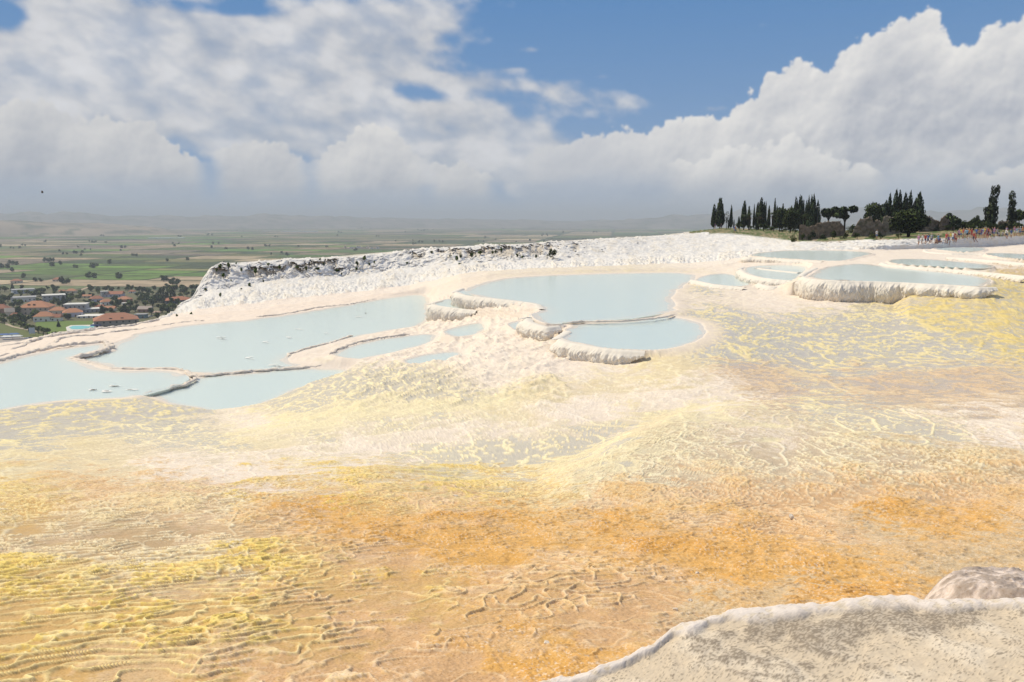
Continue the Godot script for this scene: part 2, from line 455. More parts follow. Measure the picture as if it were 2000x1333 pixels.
# ------------------------------------------------------------------ pools
# outline in photograph pixels at the water level h; d depth, w width of the shoal, b width of the bank
var POOLS := [
	{"n": "the broad milky pool below the white bluff", "h": 7.9, "d": 0.7, "w": 5.0, "b": 0.9, "p": [[213, 674], [262, 655], [290, 648], [350, 637], [425, 630], [500, 624], [600, 609], [700, 592], [760, 581], [815, 574], [843, 580], [838, 600], [836, 634], [800, 641], [720, 652], [660, 668], [600, 684], [565, 694], [572, 708], [592, 716], [480, 724], [380, 732], [340, 722], [215, 720], [190, 711], [150, 701], [142, 696], [180, 690], [210, 684]]},
	{"n": "the milky pool at the valley edge inside a curled grey rim", "h": 7.78, "d": 0.6, "w": 4.0, "b": 0.7, "p": [[-220, 760], [-100, 730], [0, 708], [50, 693], [125, 682], [200, 670], [212, 675], [198, 685], [150, 694], [138, 700], [188, 716], [220, 723], [345, 725], [376, 737], [340, 755], [285, 769], [268, 777], [200, 782], [100, 785], [30, 800], [-100, 815], [-220, 820]]},
	{"n": "the long milky pool in front of the yellow slope", "h": 7.98, "d": 0.55, "w": 3.0, "b": 0.7, "p": [[382, 737], [480, 727], [600, 719], [688, 719], [672, 735], [620, 752], [560, 770], [500, 794], [450, 802], [400, 802], [340, 790], [292, 776], [290, 769], [345, 756]]},
	{"n": "the wide raised pool under the long white slope", "h": 5.62, "d": 0.7, "w": 6.0, "b": 1.4, "p": [[902, 568], [917, 562], [950, 550], [1010, 541], [1100, 537], [1250, 533], [1345, 533], [1370, 542], [1340, 556], [1312, 575], [1322, 598], [1318, 610], [1214, 624], [1106, 628], [1086, 634], [1050, 629], [1037, 614], [1054, 606], [1044, 594], [1000, 588], [950, 582], [895, 571]]},
	{"n": "the rounded pool with a bare white front", "h": 5.76, "d": 0.6, "w": 3.0, "b": 1.6, "p": [[1108, 634], [1214, 629], [1318, 617], [1362, 629], [1384, 645], [1372, 662], [1330, 679], [1250, 686], [1180, 681], [1112, 669], [1094, 662], [1114, 646]]},
	{"n": "the shallow grey pool among the white cascades", "h": 7.55, "d": 0.16, "w": 1.5, "b": 0.5, "p": [[644, 690], [700, 669], [800, 654], [855, 652], [851, 667], [800, 682], [724, 699], [700, 703], [654, 697]]},
	{"n": "the small grey pool above the cascades", "h": 6.9, "d": 0.18, "w": 1.2, "b": 0.4, "p": [[866, 645], [905, 634], [950, 629], [948, 650], [892, 660], [867, 652]]},
	{"n": "the smallest grey pool beside the white cascades", "h": 6.25, "d": 0.16, "w": 1.0, "b": 0.3, "p": [[986, 631], [1026, 625], [1028, 645], [1008, 648], [993, 637]]},
	{"n": "the shallow pan over the yellow slope", "h": 7.2, "d": 0.12, "w": 1.2, "b": 0.5, "p": [[786, 702], [840, 690], [910, 684], [902, 704], [840, 711], [794, 712]]},
	{"n": "the narrow pool between the two fluted walls", "h": 6.5, "d": 0.3, "w": 0.8, "b": 0.25, "p": [[846, 592], [868, 584], [893, 583], [915, 598], [930, 606], [905, 604], [872, 600], [850, 597]]},
	{"n": "the high pool behind the tall bulging wall", "h": 4.3, "d": 0.6, "w": 4.0, "b": 0.35, "p": [[1572, 541], [1590, 534], [1602, 524], [1640, 517], [1690, 515], [1730, 521], [1792, 527], [1856, 533], [1925, 541], [1942, 551], [1926, 561], [1872, 558], [1776, 553], [1680, 549], [1602, 546]]},
	{"n": "the dark blue pool two steps above the bulging wall", "h": 4.16, "d": 0.5, "w": 2.0, "b": 0.35, "p": [[1730, 511], [1744, 506], [1808, 506], [1856, 510], [1950, 519], [1922, 525], [1840, 520], [1762, 516]]},
	{"n": "the pool at the foot of the ruins slope", "h": 4.28, "d": 0.5, "w": 3.0, "b": 0.4, "p": [[1462, 499], [1480, 494], [1524, 489.5], [1604, 488.5], [1684, 491], [1712, 496], [1680, 502], [1650, 510], [1604, 509], [1524, 504], [1478, 501]]},
	{"n": "the crescent pool stepping down from the high terrace", "h": 4.78, "d": 0.4, "w": 1.5, "b": 0.3, "p": [[1448, 526], [1470, 519], [1540, 517], [1588, 521], [1562, 540], [1552, 548], [1492, 543], [1464, 536]]},
	{"n": "the thin pool below the crescent pool", "h": 5.2, "d": 0.3, "w": 0.8, "b": 0.3, "p": [[1484, 552], [1504, 548], [1556, 552], [1560, 559], [1502, 559]]},
	{"n": "the low lobed pool left of the bulging wall", "h": 5.32, "d": 0.4, "w": 1.5, "b": 0.3, "p": [[1353, 547], [1382, 536], [1420, 534], [1446, 540], [1476, 554], [1452, 560], [1398, 556], [1372, 551]]},
	{"n": "the grey pool where the crowd wades", "h": 4.5, "d": 0.4, "w": 2.0, "b": 0.5, "p": [[1818, 486], [1842, 483], [1912, 483], [1930, 486], [1915, 491], [1860, 491]]},
	{"n": "the dull pool below the wading crowd", "h": 4.3, "d": 0.4, "w": 2.0, "b": 0.5, "p": [[1920, 495], [1960, 494], [2010, 497], [2090, 503], [2060, 508], [2000, 506], [1944, 501]]},
]

func pool_setup() -> void:
	var nz := fnl(0.35, 61, 3)
	for P in POOLS:
		var pts := PackedVector2Array()
		for p in P.p:
			var w := at(p[0], p[1], P.h)
			pts.append(Vector2(w.x, w.z))
		for it in 2:       # round the corners
			var q := PackedVector2Array()
			for i in pts.size():
				var a := pts[i]
				var b := pts[(i + 1) % pts.size()]
				q.append(a.lerp(b, 0.25))
				q.append(a.lerp(b, 0.75))
			pts = q
		for i in pts.size():
			var s := minf(0.35, float(P.w) * 0.12)
			pts[i] += Vector2(nz.get_noise_2d(pts[i].x, pts[i].y), nz.get_noise_2d(pts[i].y + 90.0, pts[i].x)) * s
		P.poly = pts
		var lo := pts[0]
		var hi := pts[0]
		for q in pts:
			lo = lo.min(q)
			hi = hi.max(q)
		var m := Vector2.ONE * (float(P.b) + 0.4)
		P.lo = lo - m
		P.hi = hi + m

# ------------------------------------------------------------------ mineral colours of the terraces
# zone: pan, wet, rim, rim amount, accent, accent amount, fine / middle / large pattern, specks
var ZONES := {
	"peach": [Color(0.58, 0.375, 0.205), 0.0, Color(0.84, 0.68, 0.46), 0.85, Color(0.72, 0.50, 0.16), 0.5, 0.75, 0.4, 0.0, 0.4],
	"orange": [Color(0.64, 0.37, 0.115), 0.0, Color(0.76, 0.54, 0.28), 0.6, Color(0.56, 0.26, 0.035), 0.8, 0.45, 0.35, 0.0, 0.8],
	"tan": [Color(0.56, 0.43, 0.27), 0.0, Color(0.75, 0.64, 0.48), 0.5, Color(0.61, 0.35, 0.11), 0.55, 0.35, 0.35, 0.0, 0.6],
	"yellow": [Color(0.56, 0.37, 0.155), 0.0, Color(0.86, 0.72, 0.36), 0.9, Color(0.78, 0.595, 0.09), 0.8, 0.95, 0.55, 0.0, 0.2],
	"cream": [Color(0.48, 0.355, 0.215), 0.0, Color(0.85, 0.76, 0.55), 0.95, Color(0.80, 0.64, 0.26), 0.35, 1.0, 0.5, 0.0, 0.1],
	"white": [Color(0.77, 0.68, 0.595), 0.0, Color(0.84, 0.77, 0.69), 0.8, Color(0.80, 0.71, 0.54), 0.25, 0.2, 0.75, 0.12, 0.0],
	"net": [Color(0.60, 0.53, 0.405), 0.6, Color(0.86, 0.78, 0.52), 1.0, Color(0.80, 0.71, 0.42), 0.2, 0.1, 1.0, 0.0, 0.0],
	"haze": [Color(0.66, 0.565, 0.38), 0.3, Color(0.86, 0.79, 0.57), 0.8, Color(0.81, 0.70, 0.35), 0.45, 0.4, 0.6, 0.0, 0.0],
	"grey": [Color(0.53, 0.475, 0.40), 0.9, Color(0.80, 0.70, 0.40), 1.0, Color(0.64, 0.54, 0.29), 0.25, 0.0, 0.35, 1.0, 0.0],
	"gold": [Color(0.56, 0.48, 0.32), 0.5, Color(0.79, 0.655, 0.29), 0.9, Color(0.71, 0.54, 0.15), 0.55, 0.0, 0.4, 0.9, 0.0],
	"rose": [Color(0.54, 0.42, 0.31), 0.5, Color(0.78, 0.63, 0.43), 0.75, Color(0.68, 0.48, 0.29), 0.45, 0.1, 0.4, 0.6, 0.1],
	"hump": [Color(0.54, 0.44, 0.32), 0.0, Color(0.86, 0.80, 0.60), 1.0, Color(0.80, 0.67, 0.30), 0.3, 0.9, 0.8, 0.0, 0.05],
	"crest": [Color(0.77, 0.69, 0.47), 0.0, Color(0.86, 0.79, 0.53), 0.7, Color(0.80, 0.67, 0.29), 0.35, 0.5, 0.45, 0.0, 0.0],
	"pink": [Color(0.80, 0.70, 0.615), 0.0, Color(0.77, 0.68, 0.58), 0.4, Color(0.77, 0.65, 0.53), 0.3, 0.0, 0.3, 0.3, 0.0],
}
var ZPTS := [
	[-200, 1300, "yellow"], [50, 1300, "yellow"], [60, 1200, "yellow"], [90, 1120, "yellow"], [300, 1280, "yellow"], [400, 1230, "yellow"], [560, 1210, "yellow"], [700, 1012, "orange"], [800, 1035, "orange"], [620, 985, "orange"], [250, 1200, "yellow"], [480, 1300, "peach"], [350, 1130, "yellow"], [250, 1085, "cream"], [80, 1040, "cream"], [-150, 1040, "cream"],
	[230, 1010, "cream"], [400, 1080, "cream"], [560, 1100, "yellow"], [640, 1180, "peach"], [760, 1230, "peach"], [820, 1140, "yellow"], [700, 1050, "peach"], [560, 1000, "peach"], [450, 970, "cream"], [700, 960, "yellow"], [850, 980, "peach"],
	[900, 1060, "orange"], [1000, 1020, "orange"], [960, 1130, "peach"], [860, 1300, "peach"], [1000, 1250, "orange"], [1100, 1120, "peach"], [1230, 1150, "peach"], [1380, 1010, "peach"], [1560, 1020, "peach"], [1080, 1290, "orange"], [700, 1300, "peach"], [1150, 1200, "peach"], [1200, 1020, "orange"], [1320, 1080, "orange"], [1450, 1040, "orange"], [1450, 1120, "orange"],
	[1600, 1100, "orange"], [1680, 1040, "tan"], [1750, 1000, "orange"], [1850, 1090, "tan"], [1950, 1050, "tan"], [1550, 1150, "tan"], [1350, 1170, "tan"], [2200, 1050, "tan"], [1900, 1010, "orange"], [1700, 1150, "orange"],
	[1150, 970, "peach"], [1300, 950, "peach"], [1450, 970, "peach"], [1650, 960, "peach"], [1850, 960, "peach"], [2100, 950, "peach"], [1250, 900, "hump"], [1380, 860, "hump"], [1500, 880, "hump"], [1550, 835, "hump"], [1650, 870, "hump"], [1750, 900, "cream"], [1900, 890, "cream"], [1950, 830, "white"], [1750, 830, "net"], [1650, 815, "net"], [1450, 825, "white"], [1250, 850, "hump"],
	[1600, 775, "grey"], [1750, 770, "rose"], [1900, 765, "rose"], [1700, 740, "rose"], [1900, 730, "rose"], [2200, 740, "rose"], [1500, 770, "rose"], [1500, 735, "rose"],
	[0, 960, "yellow"], [200, 950, "peach"], [350, 945, "peach"], [500, 940, "yellow"], [0, 900, "haze"], [250, 905, "haze"], [450, 900, "white"], [650, 905, "haze"], [700, 930, "yellow"], [850, 930, "gold"], [950, 940, "yellow"], [1050, 935, "yellow"], [1120, 910, "haze"], [-200, 900, "haze"],
	[150, 850, "haze"], [0, 840, "grey"], [300, 830, "net"], [150, 820, "grey"], [420, 850, "net"], [470, 815, "white"], [560, 790, "net"], [500, 870, "haze"], [620, 850, "net"], [760, 830, "net"], [650, 770, "net"], [750, 750, "net"], [900, 760, "net"], [850, 800, "net"], [700, 870, "white"], [600, 890, "white"], [850, 870, "net"], [950, 850, "net"], [1050, 870, "net"], [1000, 810, "haze"], [1150, 840, "net"], [1250, 790, "haze"], [1130, 780, "white"], [1300, 765, "white"], [1050, 760, "haze"], [1150, 740, "haze"], [1300, 735, "haze"], [1400, 745, "white"], [1450, 715, "rose"],
	[750, 715, "net"], [650, 735, "net"], [850, 735, "net"], [950, 735, "white"], [1000, 700, "white"], [1080, 705, "white"], [950, 670, "white"], [1000, 640, "white"], [900, 690, "white"], [850, 640, "white"], [780, 660, "white"], [720, 690, "white"], [620, 690, "white"], [980, 612, "white"], [880, 615, "white"], [1150, 712, "white"], [1300, 705, "haze"],
	[1430, 690, "grey"], [1450, 640, "grey"], [1550, 660, "grey"], [1700, 670, "grey"], [1850, 690, "grey"], [1600, 700, "grey"], [1750, 640, "grey"], [1550, 615, "grey"], [1400, 600, "grey"], [1680, 605, "grey"], [1500, 590, "white"], [1560, 590, "white"], [1850, 620, "gold"], [1950, 640, "gold"], [1960, 600, "gold"], [2000, 680, "gold"], [2200, 620, "gold"], [1800, 595, "gold"], [1430, 570, "white"], [1350, 580, "white"], [1330, 560, "grey"],
	[1960, 575, "gold"], [1970, 545, "gold"], [2000, 520, "tan"], [2100, 520, "white"], [1800, 500, "white"], [1900, 505, "white"], [1700, 505, "white"], [1950, 490, "white"], [2050, 490, "white"], [1600, 515, "white"], [1450, 510, "white"],
	[1085, 942, "crest"], [1120, 922, "crest"], [1160, 900, "crest"], [1200, 876, "crest"], [1240, 854, "crest"], [1280, 834, "crest"], [1320, 814, "crest"], [1360, 800, "crest"], [1400, 791, "crest"], [1440, 786, "crest"], [480, 830, "crest"], [560, 818, "crest"], [640, 806, "crest"], [720, 797, "crest"], [800, 788, "crest"], [880, 778, "crest"], [960, 768, "crest"], [300, 906, "white"], [380, 898, "white"], [460, 890, "white"], [540, 880, "white"], [620, 869, "white"], [700, 858, "white"], [780, 848, "white"], [860, 838, "white"], [940, 829, "white"], [1020, 819, "white"], [1100, 806, "white"], [1180, 793, "white"], [1260, 780, "white"], [1340, 768, "white"], [1150, 868, "net"], [1200, 845, "net"], [1100, 885, "net"], [1050, 900, "net"], [980, 905, "net"], [900, 890, "net"], [820, 870, "net"],
	[1180, 932, "hump"], [1230, 902, "hump"], [1300, 872, "hump"], [1350, 846, "hump"], [1420, 822, "hump"], [1130, 950, "hump"], [1220, 838, "net"], [1160, 866, "net"], [1290, 806, "net"],
	[0, 690, "pink"], [150, 660, "pink"], [300, 635, "pink"], [450, 615, "pink"], [600, 598, "pink"], [700, 585, "pink"], [-200, 700, "pink"], [100, 800, "grey"], [300, 800, "grey"],
]
var zimg := []

func zone_maps() -> void:
	var w := 140
	var hgt := 52
	var pts := []
	for p in ZPTS: pts.append([float(p[0]), float(p[1]), ZONES[p[2]]])
	var im := []
	for k in 4: im.append(Image.create(w, hgt, false, Image.FORMAT_RGBAF))
	var rows := []
	rows.resize(hgt)
	run(func(y: int):
		var o := []
		for x in w:
			var px := -400.0 + x * 20.0
			var py := 470.0 + y * 17.0
			var sw := 0.0
			var acc := PackedFloat32Array()
			acc.resize(16)
			# near ground is seen steeply, far ground at a grazing angle
			var ky := 2.2 if py > 900.0 else (3.0 if py > 720.0 else 4.5)
			for p in pts:
				var dx: float = (px - p[0])
				var dy: float = (py - p[1]) * ky
				var d := dx * dx + dy * dy + 500.0
				var wt := 1.0 / (d * d)
				sw += wt
				var z: Array = p[2]
				acc[0] += wt * z[0].r
				acc[1] += wt * z[0].g
				acc[2] += wt * z[0].b
				acc[3] += wt * z[1]
				acc[4] += wt * z[2].r
				acc[5] += wt * z[2].g
				acc[6] += wt * z[2].b
				acc[7] += wt * z[3]
				acc[8] += wt * z[4].r
				acc[9] += wt * z[4].g
				acc[10] += wt * z[4].b
				acc[11] += wt * z[5]
				acc[12] += wt * z[6]
				acc[13] += wt * z[7]
				acc[14] += wt * z[8]
				acc[15] += wt * z[9]
			for k in 16: acc[k] /= sw
			o.append(acc)
		rows[y] = o, hgt)
	for y in hgt:
		for x in w:
			var a: PackedFloat32Array = rows[y][x]
			for k in 4: im[k].set_pixel(x, y, Color(a[k * 4], a[k * 4 + 1], a[k * 4 + 2], a[k * 4 + 3]))
	for k in 4:
		im[k].resize(w * 5, hgt * 5, Image.INTERPOLATE_BILINEAR)
		zimg.append(im[k])

var N := {}
func terrain_noise() -> void:
	N.a = fnl(0.11, 1, 3)
	N.b = fnl(0.35, 2, 3)
	N.c = fnl(1.1, 3, 3)
	N.d = fnl(3.6, 4, 3)
	N.e = fnl(14.0, 5, 3)
	N.f = fnl(30.0, 6, 2)
	N.v1 = fnl(0.30, 7, 3)
	N.v2 = fnl(0.46, 17, 1)
	N.v4 = fnl(0.78, 37, 1)
	N.v3 = fnl(2.4, 27, 1)
	N.flute = fnl(1.0, 8, 3)
	N.lump = fnl(0.5, 9, 3)

func line_ridge(c: float, w: float) -> float:
	var f := c - floorf(c)
	var d := absf(f - 0.5) * 2.0
	d /= w
	return maxf(0.0, 1.0 - d * d)

func vein(n: float, w: float) -> float:
	var d := n / w
	return maxf(0.0, 1.0 - d * d)

# a vein follows the zero line of a smooth field; broader where it runs across the fall of the ground
func vein2(n: FastNoiseLite, x: float, z: float, k: float, w: float) -> float:
	var c := n.get_noise_2d(x, z)
	if absf(c) > 0.35: return 0.0
	var gx := (n.get_noise_2d(x + 0.02, z) - c) / 0.02
	var gz := (n.get_noise_2d(x, z + 0.02) - c) / 0.02 * k
	var d := absf(c) / (sqrt(gx * gx + gz * gz) + 0.12) / w
	return maxf(0.0, 1.0 - d * d)

func terrain_column(i: int, out: Array) -> void:
	var az := lerpf(AZ0, AZ1, float(i) / (NC - 1))
	var c := column(az)
	var R: PackedFloat32Array = c[0]
	var sa := sin(az)
	var ca := cos(az)
	var nr := rowv.size()
	var V := PackedVector3Array()
	V.resize(nr)
	var C := PackedColorArray()
	C.resize(nr)
	var iw: int = zimg[0].get_width() - 1
	var ih: int = zimg[0].get_height() - 1
	var na: FastNoiseLite = N.a
	var nb: FastNoiseLite = N.b
	var n_c: FastNoiseLite = N.c
	var nd: FastNoiseLite = N.d
	var ne: FastNoiseLite = N.e
	var nf: FastNoiseLite = N.f
	for j in nr:
		var v := rowv[j]
		var k := mini(int(v), LN.size() - 2)
		var t := v - k
		var r := lerpf(R[k], R[k + 1], t)
		var h := seg_h(c, k, t)
		var x := r * sa
		var z := -r * ca
		var a := na.get_noise_2d(x, z)
		var b := nb.get_noise_2d(x, z)
		var up := 0.0
		var col: Color
		var wet := 0.0
		if v < 10.3:
			var e := n_c.get_noise_2d(x, z)
			var near := 1.0 - smoothstep(26.0, 44.0, r)
			var g := 0.0
			var f := 0.0
			var f2 := 0.0
			if near > 0.0:
				g = nd.get_noise_2d(x, z)
				f = ne.get_noise_2d(x, z)
				f2 = nf.get_noise_2d(x, z)
			# place on the colour maps, its borders frayed
			var q := to_px(Vector3(x, EYE - h, z))
			var fr := 34.0 if v < 5.0 else 16.0
			var mx := clampi(int((q.x + 400.0 + (b * 1.5 + e * 0.7) * fr * 2.0) / 4.0), 0, iw)
			var my := clampi(int((q.y - 470.0 + (a * 0.5 + b + e * 0.6) * fr) / 3.4), 0, ih)
			var cx := clampi(int((q.x + 400.0 + (b * 1.6 + e * 1.2 + g * 1.3 + f * 0.8) * fr * 2.2) / 4.0), 0, iw)
			var cy := clampi(int((q.y - 470.0 + (a * 0.5 + b + e * 0.9 - g * 0.8 + f * 0.5) * fr) / 3.4), 0, ih)
			var z0: Color = zimg[0].get_pixel(cx, cy)
			var z1: Color = zimg[1].get_pixel(cx, cy)
			var z2: Color = zimg[2].get_pixel(cx, cy)
			var z3: Color = zimg[3].get_pixel(mx, my)
			# the little terraces run across the slope, so follow lines of equal fall
			var lean := sqrt((x - 2.0) * (x - 2.0) + 16.0)
			var S1 := -z + 0.55 * lean
			var S2 := -z + 1.25 * lean
			var S3 := -z - 0.15 * x
			var rf := 0.0
			var rm := 0.0
			var rl := 0.0
			if z3.r > 0.03 and near > 0.0:
				rf = line_ridge(S1 / 0.25 + b * 3.2 + e * (1.7 + 1.3 * smoothstep(8.0, 12.0, r)) + g * 0.3, 0.36 + 0.2 * b) * smoothstep(-0.5, 0.05, e + a)
				rf = maxf(rf, line_ridge(S2 / 0.42 + b * 2.6 - e * 1.5 + g * 0.25, 0.26) * smoothstep(-0.15, 0.25, b - e * 0.4))
				rf = maxf(rf, vein2(N.v3, x, z * 0.7, 0.5, 0.020) * smoothstep(-0.15, 0.2, e + b))
			if z3.g > 0.03:
				var kd := 0.34 if r < 14.0 else 0.26
				var wd := 0.0025 * r
				rm = vein2(N.v2, x + b * 0.5, z * 0.85 + S2 * 0.25, kd, wd) * smoothstep(6.0, 12.0, r)
				rm = maxf(rm, vein2(N.v4, x - b * 0.4, z * 0.9, kd, wd * 0.8) * smoothstep(6.0, 12.0, r) * smoothstep(-0.5, -0.1, b + e * 0.3))
				rm = maxf(rm, line_ridge(S2 / 2.2 + a * 3.0 + b * 2.2 + e * 0.5, 0.13 + 0.06 * b) * 0.9)
			if z3.b > 0.03:
				rl = line_ridge(S3 / 2.6 + a * 2.6 + b * 1.4 + e * 0.3, 0.30 + 0.1 * b) * smoothstep(-0.5, 0.0, e + a)
				rl = maxf(rl, line_ridge((-z + 0.9 * (x - 12.0)) / 4.6 - a * 2.2 + b * 1.2 + e * 0.3, 0.20) * smoothstep(-0.4, 0.1, b + e * 0.4) * 0.9)
				rl = maxf(rl, vein(N.v1.get_noise_2d(x * 0.9, z * 0.30), 0.055) * smoothstep(-0.5, 0.0, b + 0.5 * e) * 0.9)
			rf *= z3.r * (1.0 - smoothstep(15.0, 25.0, r))
			rm *= z3.g
			rl *= z3.b
			up = rf * 0.04 * (1.0 - 0.5 * z3.g) + rm * 0.022 + rl * 0.04
			up += e * 0.05 * (1.0 - 0.8 * z0.a) * (1.0 - 0.65 * z3.g) + b * 0.14 * (1.0 - 0.8 * z0.a) * (1.0 - 0.75 * z3.g) + g * 0.018 * near * (0.3 + z3.a) + f * 0.010 * near * (0.2 + z3.a) + f2 * 0.004 * near * (0.3 + z3.a)
			col = z0
			wet = z0.a
			var ac := smoothstep(0.06, 0.20, b * 0.55 + e * 0.5 + g * 0.45 + f * 0.28) * z2.a
			col = col.lerp(z2, ac * (0.3 + 0.5 * (1.0 - minf(1.0, z3.r * 1.2))))
			# bare pale patches
			var bare := smoothstep(0.22, 0.42, nb.get_noise_2d(x * 1.4 + 40.0, z * 1.4) + g * 0.3 + f * 0.2)
			col = col.lerp(Color(0.64, 0.50, 0.37), bare * 0.35 * (1.0 - wet) * minf(1.0, z3.r + z3.a))
			var rim := clampf(maxf(maxf(rf * 1.15, rm * 1.2), rl * 1.3), 0.0, 1.0)
			col = col.lerp(z1.lerp(z2, ac * 0.75), rim * z1.a)
			wet *= 1.0 - rim
			if z3.a > 0.02:
				var sp := smoothstep(0.30, 0.48, ne.get_noise_2d(x * 0.8 + 70.0, z * 0.8) * 0.8 + g * 0.2 + f2 * 0.35) * z3.a * smoothstep(-0.2, 0.35, b + e * 0.6)
				col = col.lerp(Color(0.37, 0.22, 0.11), sp * 0.6)
				var sw := smoothstep(0.40, 0.55, nf.get_noise_2d(x * 0.7 + 9.0, z * 0.7) + 0.3 * e)
				col = col.lerp(Color(0.78, 0.69, 0.60), sw * z3.a * 0.7)
			var gr := 1.0 + f2 * 0.10 * near + f * 0.08 * near + e * 0.04
			col = Color(col.r * gr, col.g * gr, col.b * gr)
			# dark crusted knob behind the near basin rim
			if v < 2.0:
				var kx := (x - knob.x) / 0.72
				var kz := (z - knob.y) / 0.6
				var kk := kx * kx + kz * kz + b * 0.5
				if kk < 2.6:
					var bump := 1.0 - smoothstep(0.3, 1.5, kk)
					up += bump * 0.5
					var al := smoothstep(0.0, 0.5, bump * 0.45 - 0.12 + f * 0.35 + g * 0.5)
					col = col.lerp(Color(0.70, 0.60, 0.54), smoothstep(0.1, 0.3, bump)).lerp(Color(0.26, 0.21, 0.175), al * 0.75)
		elif v < 12.2:
			# white bluff: fluted, lumpy, with dark hollows under its lip
			var s := az * 100.0
			var e2 := n_c.get_noise_2d(x, z)
			var g2 := nd.get_noise_2d(x * 0.5, z * 0.5)
			var face := smoothstep(10.6, 11.2, v) * (1.0 - smoothstep(12.0, 12.2, v))
			var fl: float = N.flute.get_noise_2d(s * 1.5 + b * 2.0, h * 0.5)
			var fl2: float = N.flute.get_noise_2d(s * 4.5 + 40.0, h * 1.1 + e2)
			var lp: float = N.lump.get_noise_3d(x * 1.3, h * 2.2, z * 1.3)
			up = a * 0.25 + b * 0.22 + e2 * 0.09 + g2 * 0.05
			var push := (fl * 0.38 + fl2 * 0.12 + lp * 0.5) * face + (fl * 0.16 + fl2 * 0.08) * (1.0 - face)
			up += (fl * 0.34 + fl2 * 0.14) * (1.0 - face)
			var w1 := 0.735 + 0.05 * b + 0.03 * e2
			col = Color(w1, w1 * 0.965, w1 * 0.925)
			var stain := smoothstep(0.12, 0.5, fl + 0.6 * b + a * 0.4)
			col = col.lerp(Color(0.66, 0.57, 0.43), stain * 0.38)
			col = col.lerp(Color(0.60, 0.595, 0.60), smoothstep(0.15, 0.5, fl2 + e2 * 0.5) * 0.35)
			# hollows
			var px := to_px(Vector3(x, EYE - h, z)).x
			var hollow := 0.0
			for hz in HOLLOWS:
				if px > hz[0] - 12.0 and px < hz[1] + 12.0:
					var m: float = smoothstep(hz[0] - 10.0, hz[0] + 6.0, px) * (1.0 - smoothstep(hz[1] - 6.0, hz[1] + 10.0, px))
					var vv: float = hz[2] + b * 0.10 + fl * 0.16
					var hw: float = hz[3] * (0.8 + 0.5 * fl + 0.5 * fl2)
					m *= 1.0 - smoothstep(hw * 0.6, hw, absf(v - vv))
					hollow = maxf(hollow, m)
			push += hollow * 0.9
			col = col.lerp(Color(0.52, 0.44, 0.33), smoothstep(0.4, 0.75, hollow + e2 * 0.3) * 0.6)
			x += push * sa
			z -= push * ca
			if px > 1385.0 and v > 11.8:
				var gn := smoothstep(11.8, 12.05, v + b * 0.12)
				col = col.lerp(Color(0.33, 0.265, 0.165).lerp(Color(0.085, 0.125, 0.035), smoothstep(-0.15, 0.2, b + a)), gn)
		else:
			up = a * 0.2 + b * 0.05
			var px2 := az
			if px2 > 0.215 and v < 14.0:
				col = Color(0.30, 0.245, 0.15).lerp(Color(0.075, 0.115, 0.03), smoothstep(-0.2, 0.2, b + a * 0.7))
				up = a * 0.3 * (1.0 - smoothstep(12.8, 14.0, v))
			else:
				col = Color(0.60, 0.56, 0.50).lerp(Color(0.10, 0.12, 0.05), smoothstep(12.8, 13.6, v + a * 0.5))
				up = a * 1.5 * smoothstep(12.8, 13.6, v)
		if v > 5.2 and v < 8.8:
			var qx := to_px(Vector3(x, EYE - h, z)).x
			var mk := smoothstep(600.0, 760.0, qx) * (1.0 - smoothstep(1085.0, 1150.0, qx)) * smoothstep(5.3, 5.7, v) * (1.0 - smoothstep(8.3, 8.8, v))
			if mk > 0.0:
				var wv := b * 0.9 + a * 0.6 + n_c.get_noise_2d(x, z) * 0.3
				var u := h / 0.17 + wv
				var fu := u - floorf(u)
				var lipq := (fu - 0.62) / 0.12
				up += mk * (0.17 * (fu - smoothstep(0.62, 0.98, fu)) - 0.05 + 0.05 * exp(-lipq * lipq))
		var hh := h - up
		if v > 4.6 and v < 11.0:
			for P in POOLS:
				if x < P.lo.x or x > P.hi.x or z < P.lo.y or z > P.hi.y: continue
				var pt := Vector2(x, z)
				var poly: PackedVector2Array = P.poly
				var best := 1e9
				var last := poly[poly.size() - 1]
				for pp in poly:
					var dd := Geometry2D.get_closest_point_to_segment(pt, last, pp).distance_squared_to(pt)
					if dd < best: best = dd
					last = pp
				best = sqrt(best)
				if Geometry2D.is_point_in_polygon(pt, poly):
					var sh := best + b * 0.25
					hh = P.h + 0.015 + float(P.d) * smoothstep(0.0, 1.0, sh / float(P.w)) - 0.03 * exp(-best * 9.0)
					col = Color(0.77, 0.69, 0.61).lerp(Color(0.74, 0.74, 0.69), smoothstep(0.2, 1.5, best + b))
					wet = 0.0
				elif best < P.b:
					var bw := lerpf(float(P.b), 0.35, smoothstep(0.1, 0.4, hh - float(P.h)))
					var m2: float = smoothstep(0.0, 1.0, best / bw)
					hh = lerpf(P.h - 0.035 - 0.02 * b, hh, m2)
					col = Color(0.78, 0.69, 0.61).lerp(col, 0.25 + 0.75 * m2)
					wet *= m2
		V[j] = Vector3(x, EYE - hh, z)
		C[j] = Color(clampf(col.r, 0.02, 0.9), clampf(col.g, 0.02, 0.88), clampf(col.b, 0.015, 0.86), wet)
	out[i] = [V, C]

